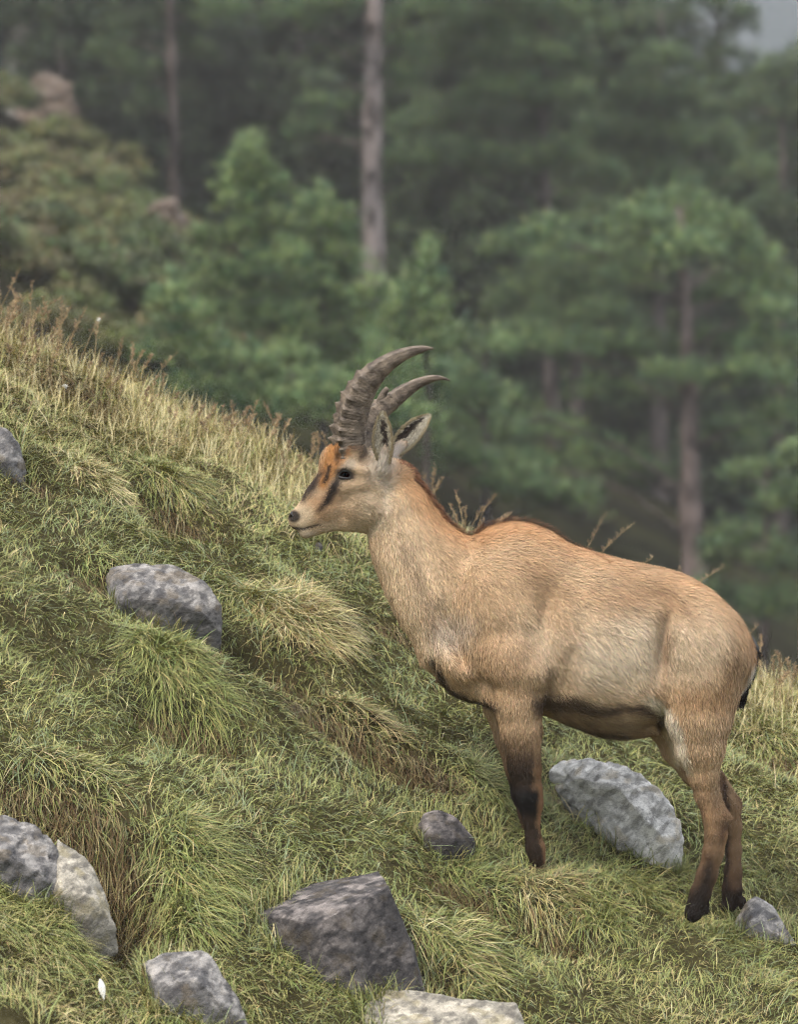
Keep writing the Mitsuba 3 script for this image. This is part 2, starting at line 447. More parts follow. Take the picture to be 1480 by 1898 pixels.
# legs
chain([(958, 1235, -90, 50), (959, 1300, -86, 43), (964, 1350, -84, 37), (970, 1415, -82, 29), (978, 1464, -80, 24), (981, 1484, -78, 22), (983, 1512, -77, 15),
       (986, 1543, -76, 13.5), (990, 1564, -76, 16.5), (994, 1584, -78, 15)], .82, 8)
ell((972, 1468, -92), (15, 20, 12), 0, 8)
chain([(942, 1240, 80, 48), (932, 1310, 76, 34), (948, 1370, 72, 28), (963, 1430, 68, 23), (971, 1476, 66, 20), (978, 1515, 66, 13.5), (985, 1550, 66, 13.5), (990, 1572, 66, 15)], .82, 8)
NX_, NY_ = -5, -5
nh = [(1300, 1262, -76, 70), (1290, 1325, -78, 60), (1297, 1385, -76, 45.5), (1304, 1436, -72, 28), (1308, 1474, -70, 19.5), (1326, 1518, -68, 21), (1327, 1545, -68, 20), (1322, 1578, -68, 18.5),
      (1310, 1620, -69, 18), (1298, 1654, -70, 18.5), (1285, 1688, -74, 17)]
chain([(x + NX_ * (y > 1380), y + NY_ * (y > 1380), d, r) for x, y, d, r in nh], .8, 8)
cone((1306, 1472, -70), 12, (1341, 1512, -68), 12.5, .8, 6)          # hock point
cone((1312, 1428, -71), 9, (1334, 1502, -68), 8, .6, 6)           # tendon
fh = [(1290, 1255, 72, 74), (1258, 1335, 74, 56), (1272, 1385, 72, 42), (1297, 1432, 70, 30), (1328, 1470, 69, 21), (1360, 1503, 68, 20), (1366, 1538, 68, 16), (1367, 1582, 68, 14),
      (1366, 1624, 68, 16), (1364, 1656, 68, 18), (1358, 1684, 66, 15)]
chain(fh, .8, 8)
cone((1340, 1440, 69), 9, (1372, 1494, 68), 10, .6, 8)
for (x, y, d) in ((1383, 1680, 62), (1303, 1676, -66)):
    ell((x, y, d), (8, 13, 6), 0, 6)                              # dew claws
# head
chain([(690, 886, 0, 48), (668, 890, 0, 58), (640, 900, 0, 54), (606, 930, 0, 43)], .80, 8)
chain([(606, 930, 0, 43), (580, 953, 0, 32), (560, 963, 0, 23)], .70, 8)
cone((678, 928, 0), 54, (692, 908, 0), 38, .92, 8)                # jowl
cone((664, 948, 0), 40, (612, 962, 0), 23, .70, 8)                # jaw bone
cone((602, 970, 0), 17, (567, 986, 0), 12.5, .9, 5)               # lower lip
cone((558, 966, 0), 15, (552, 962, 0), 17, 1.0, 6)
ell((614, 850, 0), (19, 30, 23), 30, 10)                           # forehead tuft
for sgn in (-1, 1):
    cone((606, 905, 22 * sgn), 12, (634, 866, 40 * sgn), 12, .8, 7)   # brow
    cone((644, 863, 44 * sgn), 9, (674, 876, 48 * sgn), 9, .8, 7)
    cone((622, 906, 36 * sgn), 8, (672, 897, 46 * sgn), 8, .8, 10)    # cheek bone
    ell((630, 935, 62 * sgn), (34, 14, 24), -30, 12, True)         # below the cheek bone
    cone((538, 977, 15 * sgn), 2.0, (562, 980, 22 * sgn), 2.0, 1.5, 3, True)   # mouth
    cone((562, 980, 22 * sgn), 2.0, (590, 972, 30 * sgn), 1.8, 1.5, 3, True)
    ell((545, 957, 12 * sgn), (7, 6, 6), -30, 4)
    ell((541, 958, 11 * sgn), (5.5, 2.8, 7), -35, 3, True)          # nostril
    ell((640, 881, 56 * sgn), (16, 10, 10), 12, 4, True)            # eye socket
cone((708, 872, -34), 17, (716, 838, -42), 11, .9, 10)            # roots of the ears
cone((714, 868, 32), 17, (744, 826, 38), 11, .9, 10)
cone((652, 862, -22), 26, (650, 838, -22), 30, .9, 8)             # horn pedicles
cone((664, 864, 24), 24, (666, 840, 26), 26, .9, 8)


def near_d(px, py):
    i, j = int(round((px - OX) / H)), int(round((py - OY) / H))
    return AD[np.argmax(F[i, j] < 0)]


v, f = surface_nets(F, 1.0)
gF = np.stack(np.gradient(F), 0)
for _ in range(3):                                               # settle the vertices on the level set
    val = map_coordinates(F, v.T, order=1)
    g = np.stack([map_coordinates(gF[i], v.T, order=1) for i in range(3)], 1)
    gl = np.linalg.norm(g, axis=1)
    v = v - (np.clip(val / np.maximum(gl, 1e-3), -.3, .3) * (gl > 1.2) / np.maximum(gl, 1e-3))[:, None] * g
body = trimesh.Trimesh(v * H + [OX, OY, OD], f, process=False)
body = max(body.split(only_watertight=False), key=lambda m: len(m.faces))
keep_v = np.array(body.vertices)
trimesh.smoothing.filter_taubin(body, .5, .53, 6)
moved = np.linalg.norm(body.vertices - keep_v, axis=1, keepdims=True)
body.vertices = np.where(moved > 2.5, keep_v, body.vertices)
bv, bf = np.array(body.vertices), np.array(body.faces)
bn_px = vnormals(bv, bf)
if (bn_px * (bv - bv.mean(0))).sum() < 0:
    bf = bf[:, ::-1]; bn_px = -bn_px


def seg(p, a, b):
    """distance in the (x, y) plane to a segment, and the place along it"""
    a, b = np.array(a, float), np.array(b, float); ba = b - a
    t = np.clip(((p[:, 0] - a[0]) * ba[0] + (p[:, 1] - a[1]) * ba[1]) / (ba @ ba), 0, 1)
    return np.hypot(p[:, 0] - a[0] - t * ba[0], p[:, 1] - a[1] - t * ba[1]), t


def line(p, ps, r, soft):
    """mask around a polyline with radii"""
    m = np.zeros(len(p))
    for (x0, y0, r0), (x1, y1, r1) in zip(ps[:-1], ps[1:]):
        d, t = seg(p, (x0, y0), (x1, y1))
        rr = (r0 + (r1 - r0) * t) * r
        m = np.maximum(m, 1 - sstep(rr - soft, rr + soft, d))
    return m


def blob(p, cx, cy, rx, ry, ang=0, soft=.5):
    ca, sa = math.cos(math.radians(ang)), math.sin(math.radians(ang))
    u, w = (p[:, 0] - cx) * ca + (p[:, 1] - cy) * sa, -(p[:, 0] - cx) * sa + (p[:, 1] - cy) * ca
    return 1 - sstep(1 - soft, 1 + soft, np.hypot(u / rx, w / ry))


TOP = np.array([(700, 850), (740, 845), (775, 890), (800, 925), (830, 960), (860, 981), (885, 984), (910, 976), (940, 968), (975, 968), (1010, 980), (1050, 1003), (1100, 1022), (1150, 1035), (1250, 1058),
                (1290, 1075), (1330, 1105), (1365, 1145), (1390, 1172), (1403, 1215)], float)


def coat(p, n):
    """coat colours (linear) at body-space points, with some form shading and highlights painted in"""
    q = np.stack([p[:, 0] * .02, p[:, 1] * .02, p[:, 2] * .02], -1)
    n1, n2, n3 = meshkit.fbm(q, 4, 3) - .5, meshkit.fbm(q * 3.1, 3, 8) - .5, meshkit.fbm(q * 1.3 + 9, 3, 21) - .5
    w = p + np.stack([n2, n1, n1 * 0], -1) * 16
    c = np.tile(lin(205, 171, 133), (len(p), 1))

    def put(m, col, a=1.0):
        nonlocal c
        m = np.clip(m * a, 0, 1)[:, None]
        c = c * (1 - m) + lin(*col) * m
    # trunk: hair tones, darkened in the hollows to paint in muscle form
    put(blob(w, 1110, 1190, 140, 85, 4, .6), (236, 214, 182), .95)
    put(blob(w, 1060, 1120, 90, 50, 10, .7), (220, 190, 152), .7)
    put(blob(w, 1290, 1185, 62, 60, -20, .7), (214, 190, 158), .75)
    put(blob(w, 1180, 1095, 60, 26, 25, .8), (168, 132, 98), .6)
    put(blob(w, 1240, 1110, 60, 22, 40, .8), (166, 130, 96), .55)
    put(blob(w, 940, 1210, 70, 50, 20, .7), (182, 146, 110), .6)
    put(blob(w, 1000, 1080, 34, 90, -20, .8), (176, 138, 102), .6)
    put(blob(w, 1120, 1105, 90, 26, 12, .8), (182, 142, 104), .6)
    put(blob(w, 1040, 1215, 22, 70, 8, .8), (186, 150, 114), .5)
    put(blob(w, 1345, 1240, 22, 60, 22, .9), (146, 112, 80), .7)
    put(blob(w, 1290, 1290, 60, 24, 0, .8), (172, 134, 96), .7)
    put(blob(w, 1225, 1200, 9, 90, 4, .9), (156, 120, 90), .6)
    # neck
    put(line(w, [(715, 960, 45), (760, 1080, 60), (800, 1170, 50)], 1, 26), (224, 195, 158), .95)
    put(line(w, [(742, 1000, 8), (790, 1110, 12), (802, 1165, 14)], 1, 14), (150, 124, 102), .5)
    put(blob(w, 835, 1170, 40, 28, -30, .8), (206, 188, 168), .7)
    put(blob(w, 806, 1150, 10, 26, 0, .8), (120, 98, 82), .5)
    for (x0, y0), (x1, y1) in zip(TOP[1:-1], TOP[2:]):
        d, t = seg(p, (x0, y0), (x1, y1))
        near = 1 if x0 < 1090 else .5
        put((1 - sstep(6, 48, d)), (202, 146, 96), .32 * near * (1.3 if y0 < 985 and x0 < 870 else 1))
        if x0 < 1090:
            put((1 - sstep(3, 12, d)) * (1 - sstep(0, 26, np.abs(p[:, 2]))), (128, 88, 64), .8 if x0 > 790 else .3)
    put(line(p, [(722, 905, 2), (724, 940, 3), (708, 968, 3), (684, 990, 3)], 1, 4), (120, 92, 70), .7)  # shaded crease behind the jaw, painted as a dark line
    put(line(w, [(1012, 1225, 3), (1014, 1262, 5), (1006, 1292, 5)], 1, 8), (96, 72, 54), .7)  # shaded crease behind the elbow, painted in
    put(line(w, [(918, 1258, 3), (960, 1278, 3), (1004, 1264, 3)], 1, 9), (132, 98, 70), .6)  # shade under the upper arm, painted in
    # under parts
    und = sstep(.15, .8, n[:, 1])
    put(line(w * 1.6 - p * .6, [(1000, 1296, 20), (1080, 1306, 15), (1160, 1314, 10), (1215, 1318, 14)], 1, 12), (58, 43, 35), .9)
    put(line(w, [(1060, 1333, 10), (1120, 1336, 11), (1180, 1338, 14)], 1, 9), (196, 168, 130), .8)
    put(line(w, [(1040, 1342, 6), (1095, 1356, 7), (1150, 1360, 6)], 1, 7), (40, 30, 26), .85)
    put(line(w, [(798, 1215, 6), (826, 1276, 9), (870, 1298, 11), (915, 1308, 10)], 1, 7), (46, 36, 31), .9)
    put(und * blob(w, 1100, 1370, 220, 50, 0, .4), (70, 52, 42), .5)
    put(line(w, [(1190, 1294, 9), (1226, 1316, 11), (1244, 1352, 10), (1264, 1420, 8)], 1, 9), (232, 214, 186), .95)
    put(line(w, [(1180, 1290, 6), (1215, 1306, 5)], 1, 8), (216, 192, 156), .8)
    put(line(w, [(1218, 1322, 7), (1226, 1348, 8)], 1, 7), (44, 34, 30), .8)  # shade in the groin painted as a dark notch
    # rump edge
    put(line(w, [(1408, 1236, 14), (1392, 1292, 20), (1374, 1322, 16), (1358, 1358, 9)], 1, 6), (238, 228, 210), .95)
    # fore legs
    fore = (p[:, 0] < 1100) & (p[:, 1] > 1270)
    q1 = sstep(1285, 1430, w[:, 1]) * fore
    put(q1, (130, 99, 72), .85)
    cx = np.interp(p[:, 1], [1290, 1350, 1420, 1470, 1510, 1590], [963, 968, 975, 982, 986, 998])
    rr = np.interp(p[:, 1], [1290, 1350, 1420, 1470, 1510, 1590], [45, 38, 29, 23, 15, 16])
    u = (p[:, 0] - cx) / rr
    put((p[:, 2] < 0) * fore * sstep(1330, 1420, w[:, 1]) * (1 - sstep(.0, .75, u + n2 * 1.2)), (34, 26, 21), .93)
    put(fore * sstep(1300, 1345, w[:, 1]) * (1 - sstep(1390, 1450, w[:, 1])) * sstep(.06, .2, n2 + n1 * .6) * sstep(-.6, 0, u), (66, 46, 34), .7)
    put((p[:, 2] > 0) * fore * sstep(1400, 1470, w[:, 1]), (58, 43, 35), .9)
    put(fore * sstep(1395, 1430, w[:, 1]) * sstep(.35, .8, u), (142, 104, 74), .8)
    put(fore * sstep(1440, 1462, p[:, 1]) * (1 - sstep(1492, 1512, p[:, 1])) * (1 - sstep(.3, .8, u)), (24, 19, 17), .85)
    # hind legs: markings, plus shading and highlights painted in to part the legs
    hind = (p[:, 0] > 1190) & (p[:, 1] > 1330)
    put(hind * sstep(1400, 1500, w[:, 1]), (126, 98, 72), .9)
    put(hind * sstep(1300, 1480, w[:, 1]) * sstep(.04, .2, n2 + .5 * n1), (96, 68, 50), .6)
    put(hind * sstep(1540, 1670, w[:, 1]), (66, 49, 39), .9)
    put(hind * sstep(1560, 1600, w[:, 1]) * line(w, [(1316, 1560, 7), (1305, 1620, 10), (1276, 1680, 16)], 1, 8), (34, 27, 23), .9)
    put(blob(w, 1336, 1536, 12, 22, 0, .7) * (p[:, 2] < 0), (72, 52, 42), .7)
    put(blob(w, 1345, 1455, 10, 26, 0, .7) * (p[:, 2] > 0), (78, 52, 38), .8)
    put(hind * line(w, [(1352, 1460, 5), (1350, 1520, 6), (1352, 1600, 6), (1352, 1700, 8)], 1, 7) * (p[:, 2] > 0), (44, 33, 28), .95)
    put(hind * line(p, [(1342, 1540, 5), (1334, 1600, 5), (1322, 1650, 5)], 1, 6) * (p[:, 2] < 0), (176, 136, 98), .7)  # painted highlight down the back of the near shank
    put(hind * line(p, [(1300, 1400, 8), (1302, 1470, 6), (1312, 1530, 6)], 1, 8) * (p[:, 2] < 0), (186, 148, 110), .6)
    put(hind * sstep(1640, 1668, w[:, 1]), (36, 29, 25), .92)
    # head
    head = (p[:, 0] < 732) & (p[:, 1] < 1010)
    hm = head * (1 - sstep(700, 735, p[:, 0]))
    put(hm, (202, 172, 138), .6)
    put(blob(w, 690, 930, 40, 45, 0, .7) * head, (208, 182, 148), .8)
    put(line(p, [(600, 985, 10), (660, 985, 12), (700, 965, 12)], 1, 14) * head, (214, 192, 158), .7)
    put(line(p, [(712, 885, 8), (714, 940, 5)], 1, 10) * head, (208, 194, 172), .55)
    put(blob(w, 706, 860, 26, 30, 0, .8), (190, 182, 168), .75)
    put(blob(w, 738, 838, 22, 22, 0, .6) * (p[:, 2] > 10), (196, 188, 176), .8)
    put(line(p, [(585, 945, 22), (612, 925, 16)], 1, 14) * head, (184, 142, 104), .7)
    put(line(p, [(630, 870, 9), (650, 862, 10), (612, 900, 5)], 1, 8) * head, (206, 188, 164), .8)
    put(blob(p, 560, 958, 24, 20, -40, .5) * head, (216, 192, 158), .85)
    put(line(p, [(556, 986, 9), (580, 992, 8)], 1, 7) * head, (196, 178, 152), .8)
    put(line(p, [(630, 826, 24), (612, 866, 17), (600, 896, 12)], 1, 8) * head, (192, 134, 78), .95)
    put(line(w, [(600, 876, 4), (588, 890, 9), (572, 908, 11), (560, 924, 7)], 1, 9) * head, (44, 34, 32), .95)
    put(line(p * .6 + w * .4, [(625, 892, 6), (618, 908, 9.5), (608, 928, 8.5), (590, 947, 2)], 1, 6) * head, (34, 28, 28), .97)
    put(line(p, [(612, 868, 3.5), (605, 888, 5), (602, 894, 4)], 1, 3.5) * head, (34, 26, 24), .95)
    put(line(p, [(634, 838, 8), (624, 860, 5)], 1, 6) * head, (66, 50, 44), .8)
    put(line(p, [(640, 826, 8), (664, 830, 10), (674, 842, 8), (668, 852, 4)], 1, 6) * head, (70, 54, 46), .8)
    put(blob(p, 640, 881, 19, 12, 12, .25) * head * (np.abs(p[:, 2]) > 25), (38, 32, 32), .95)
    put(line(p, [(538, 978, 2.0), (562, 980.5, 2.6), (591, 972.5, 1.6)], 1, 1.8) * head, (40, 32, 30), .9)
    put(blob(p, 545, 957, 13, 12, 0, .3) * head, (30, 26, 27), .95)
    put(line(w, [(1196, 1296, 8), (1228, 1316, 10), (1246, 1352, 9), (1262, 1400, 6)], 1, 8) * (p[:, 2] < 20), (236, 220, 194), .9)
    put(line(p, [(1408, 1236, 12), (1394, 1286, 18), (1376, 1322, 14), (1362, 1352, 8)], 1, 7), (240, 230, 214), .95)
    c = c * (1 + .45 * n2 + .35 * n3)[:, None]
    return np.clip(c * np.array([.765, .785, .81]), .008, .8)


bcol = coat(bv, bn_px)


def bodyply(vp, f, bsdf, color=None, smooth=True):
    return mikit.ply((BW(vp), np.asarray(f)), bsdf, smooth=smooth, color=color)


wn = np.stack([bn_px[:, 0], bn_px[:, 2], -bn_px[:, 1]], 1)
bfw = bf[:, ::-1]
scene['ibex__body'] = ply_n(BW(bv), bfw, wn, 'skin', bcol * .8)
tag('ibex', 'tan young ibex with curved ridged horns and dark legs standing sideways on the grassy hillside', 'ibex')

# hair -------------------------------------------------------------
FLOW = np.array([(612, 845, .3, -.9), (550, 960, .8, -.5), (600, 920, .8, -.55), (640, 950, .9, -.1), (690, 930, .8, .5), (660, 860, .8, -.2), (710, 860, .2, -1), (720, 960, .2, 1), (760, 940, .35, .9),
                 (740, 1040, .25, 1), (800, 1100, .4, .9), (840, 1010, .7, .7), (870, 1180, .3, 1), (830, 1240, .5, .8), (940, 1010, .9, .35), (930, 1120, .6, .8), (960, 1220, .3, 1),
                 (965, 1330, 0, 1), (985, 1500, .1, 1), (1050, 1060, .9, .4), (1060, 1180, .75, .65), (1100, 1300, .8, .5), (1150, 1340, .9, .1), (1180, 1120, .85, .5), (1190, 1230, .5, .85),
                 (1270, 1100, .85, .5), (1290, 1200, .55, .85), (1360, 1180, .5, .9), (1370, 1270, -.1, 1), (1290, 1320, .1, 1), (1310, 1450, .2, 1), (1325, 1560, -.1, 1), (1290, 1660, -.4, 1),
                 (1356, 1600, 0, 1)], float)
LEN = np.array([10, 3, 4, 6, 8, 5, 12, 14, 16, 16, 16, 17, 16, 16, 16, 15, 13, 10, 6, 16, 16, 18, 18, 16, 16, 16, 14, 17, 18, 13, 9, 6, 6, 6], float)


def flow_at(p):
    d2 = ((p[:, None, :2] - FLOW[None, :, :2]) ** 2).sum(-1) + 300
    w = 1 / d2 ** 1.5; w /= w.sum(1, keepdims=True)
    fl = w @ FLOW[:, 2:]
    return np.stack([fl[:, 0], fl[:, 1], np.zeros(len(p))], 1), w @ LEN


def hairs(root, nrm, direc, length, width, lift, col, curl, rng, bsdf):
    """flat tapering hairs: five vertices, three faces each; shaded with the skin's normal"""
    n = len(root)
    tan = unit(direc - nrm * (direc * nrm).sum(1, keepdims=True))
    side = np.cross(nrm, tan)
    d0 = unit(tan + nrm * lift[:, None] + side * rng.normal(0, .16, (n, 1)))
    d1 = unit(tan + nrm * (lift * curl)[:, None] + side * rng.normal(0, .28, (n, 1)))
    m = root + d0 * length[:, None] * .5
    tip = m + d1 * length[:, None] * .5
    hw = (width / 2)[:, None] * side
    V = np.stack([root - hw - nrm * 1.0, root + hw - nrm * 1.0, m - hw * .8, m + hw * .8, tip], 1).reshape(-1, 3)
    b = np.arange(n)[:, None] * 5
    Fc = np.concatenate([b + [0, 1, 3], b + [0, 3, 2], b + [2, 3, 4]])
    Nn = unit(nrm + .35 * side * rng.normal(0, 1, (n, 1)) + .25 * tan * rng.normal(0, 1, (n, 1)))
    Nn = np.repeat(np.stack([Nn[:, 0], Nn[:, 2], -Nn[:, 1]], 1), 5, 0)
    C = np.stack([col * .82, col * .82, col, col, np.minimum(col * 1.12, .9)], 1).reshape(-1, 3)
    return ply_n(BW(V), Fc, Nn, bsdf, C)


rng = np.random.default_rng(5)
tri = bv[bf]
area = np.linalg.norm(np.cross(tri[:, 1] - tri[:, 0], tri[:, 2] - tri[:, 0]), axis=1) / 2
dens = np.where(tri[:, :, 2].mean(1) < 20, 1.0, .3) * np.where((tri[:, 0, 0] < 735) & (tri[:, 0, 1] < 1010), 2.4, 1.0)
dens *= np.where((tri[:, 0, 0] < 556) & (tri[:, 0, 1] < 970), .0, 1)
NH = 124000
k = rng.choice(len(bf), NH, p=area * dens / (area * dens).sum())
a, b2 = rng.random(NH), rng.random(NH)
fl = a + b2 > 1; a[fl], b2[fl] = 1 - a[fl], 1 - b2[fl]
root = tri[k, 0] + a[:, None] * (tri[k, 1] - tri[k, 0]) + b2[:, None] * (tri[k, 2] - tri[k, 0])
nr = unit(bn_px[bf[k]].mean(1))
ok = (np.hypot((root[:, 0] - 640) / 15, (root[:, 1] - 881) / 9.5) > 1) & (seg(root, (538, 979), (590, 972))[0] > 2.5)
root, nr = root[ok], nr[ok]
fl, ln = flow_at(root)
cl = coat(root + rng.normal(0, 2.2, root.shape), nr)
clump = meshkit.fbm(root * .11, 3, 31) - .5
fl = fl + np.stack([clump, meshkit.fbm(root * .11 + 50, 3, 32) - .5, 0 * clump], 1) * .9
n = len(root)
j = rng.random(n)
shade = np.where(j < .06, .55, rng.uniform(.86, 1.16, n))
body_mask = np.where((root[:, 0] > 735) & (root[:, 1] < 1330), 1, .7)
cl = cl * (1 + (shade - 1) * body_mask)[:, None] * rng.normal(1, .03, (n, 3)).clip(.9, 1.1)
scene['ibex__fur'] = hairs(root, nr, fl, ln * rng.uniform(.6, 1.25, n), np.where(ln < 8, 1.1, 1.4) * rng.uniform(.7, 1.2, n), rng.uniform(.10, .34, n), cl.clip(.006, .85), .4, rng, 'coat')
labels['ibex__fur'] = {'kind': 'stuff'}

# dark mane along neck and back
cs = np.concatenate([[0], np.cumsum(np.hypot(*np.diff(TOP[1:14], axis=0).T))])
nm = 5200
s_ = rng.uniform(0, cs[-2], nm)
mx_, my_ = np.interp(s_, cs, TOP[1:14, 0]), np.interp(s_, cs, TOP[1:14, 1])
md_ = rng.normal(0, 7, nm)
root = np.stack([mx_, my_, md_], 1)
kd = cKDTree(bv)
_, ii = kd.query(root); root = bv[ii] + rng.normal(0, 1.2, (nm, 3)); nr = bn_px[ii]
fl, _ = flow_at(root)
amt = .95 * sstep(0, 60, s_) * (1 - .75 * sstep(cs[-4], cs[-2], s_)) * np.where(s_ < cs[4], .75, 1)
cl = .7 * np.where((rng.random(nm) < .4)[:, None], lin(172, 118, 78), lin(122, 80, 56)) * rng.uniform(.7, 1.3, (nm, 1))
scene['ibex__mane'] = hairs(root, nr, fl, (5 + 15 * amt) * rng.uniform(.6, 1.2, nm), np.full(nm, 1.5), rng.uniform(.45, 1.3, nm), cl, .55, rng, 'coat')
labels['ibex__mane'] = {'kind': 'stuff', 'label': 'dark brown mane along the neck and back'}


# horns ------------------------------------------------------------
def horn(path, rad, bv_dir, knobs, seed, tw):
    """path: (x, y, d); rounded four-sided section, front face between two rows of knobs"""
    path = np.array(path, float)
    from scipy.interpolate import CubicSpline
    L = np.concatenate([[0], np.cumsum(np.linalg.norm(np.diff(path, axis=0), axis=1))])
    n = 260
    s = np.linspace(0, L[-1], n)
    P = CubicSpline(L, path)(s); R = np.interp(s, L, rad)
    t = unit(np.gradient(P, axis=0))
    B = np.tile(np.array(bv_dir, float), (n, 1)); B = unit(B - t * (B * t).sum(1, keepdims=True))   # to the near side
    N = np.cross(B, t); N = np.where((N[:, :1] * -1 + N[:, 1:2] * -1) > 0, N, -N)                    # outer curve: forward, up
    m = 64
    th = np.linspace(0, 2 * np.pi, m, endpoint=False)
    # section: flattened front (th = 0), ridges at +-42 deg, round behind
    sec = 1 - .10 * np.exp(-(th / .45) ** 2) - .10 * np.exp(-((th - 2 * np.pi) / .45) ** 2)
    th2 = (th + np.pi) % (2 * np.pi) - np.pi
    sec = np.where(np.abs(th2) < .42, np.cos(.62) * .98 / np.cos(th2), sec)
    ridge = np.exp(-((np.abs(th2) - .72) / .20) ** 2)
    u = s / L[-1]
    ph = u ** .85 * knobs
    fr = ph % 1.0
    rgd = np.random.default_rng(seed)
    amp = rgd.uniform(.5, 1.25, int(knobs) + 2)[np.floor(ph).astype(int)]
    bump = (np.where(fr < .72, fr / .72, (1 - fr) / .28)) ** 1.6 * amp
    fade = (1 - sstep(.50, .75, u)) * sstep(0, .05, u)
    rad_ = R[:, None] * (sec[None] + ridge[None] * (.07 + .27 * (bump * fade)[:, None]))
    front = np.exp(-(th2 / 1.1) ** 2)
    rad_ += R[:, None] * .07 * (bump * fade)[:, None] * front[None]
    V = P[:, None] + rad_[..., None] * (np.cos(th + tw)[None, :, None] * N[:, None] + .88 * np.sin(th + tw)[None, :, None] * B[:, None])
    V = V + (meshkit.fbm(V * .09, 4, seed) - .5)[..., None] * (R * .16)[:, None, None] * unit(V - P[:, None])
    rings = np.sin(s * 1.05 + 2.5 * meshkit.fbm(np.stack([s * .05, s * 0, s * 0], -1), 2, seed)) * .010 * (1 - sstep(.6, .9, u))
    V = V + (V - P[:, None]) * rings[:, None, None]
    V = V.reshape(-1, 3)
    i = np.arange(n - 1)[:, None] * m; jj = np.arange(m)[None]; kk = (jj + 1) % m
    f = np.concatenate([np.stack([i + jj, i + kk, i + m + kk], -1).reshape(-1, 3), np.stack([i + jj, i + m + kk, i + m + jj], -1).reshape(-1, 3)])
    V = np.vstack([V, P[-1:] + t[-1:] * 1.5]); b = (n - 1) * m
    f = np.vstack([f, np.stack([b + jj[0], b + kk[0], jj[0] * 0 + len(V) - 1], 1)])
    return V, f


npath = [(653, 852, -18), (648, 818, -22), (649, 793, -26), (656, 761, -33), (668, 731, -40), (686, 704, -46), (708, 683.5, -50), (732, 667, -52), (759, 655.5, -50), (784, 649, -46), (803, 648, -42)]
V, f = horn(npath, [31, 31, 31, 29.5, 27, 23, 18.5, 14.5, 10.5, 6.5, 1.5], (0, 0, -1), 15, 3, .38)
scene['ibex__horn'] = bodyply(V, f, 'horn_sheath')
fpath = [(666, 854, 20), (668, 818, 30), (676, 795, 40), (692, 772, 52), (712, 752, 62), (732, 737, 68), (752, 722, 72), (774, 709, 74), (797, 700, 74), (818, 698, 72), (836, 703.5, 70)]
V, f = horn(fpath, [25, 25, 24, 21, 18.5, 16.5, 14, 10.5, 7.5, 4.5, 1], (0, 0, -1), 13, 8, .3)
scene['ibex__horn_001'] = bodyply(V, f, 'horn_sheath')
V, f = tube([(702, 756, 58), (706, 740, 57), (712, 726, 56), (719, 717, 55)], [9, 8, 6.5, 4.5], 10)
scene['ibex__horn_001__splinter'] = bodyply(V, f, 'horn_sheath', smooth=40)


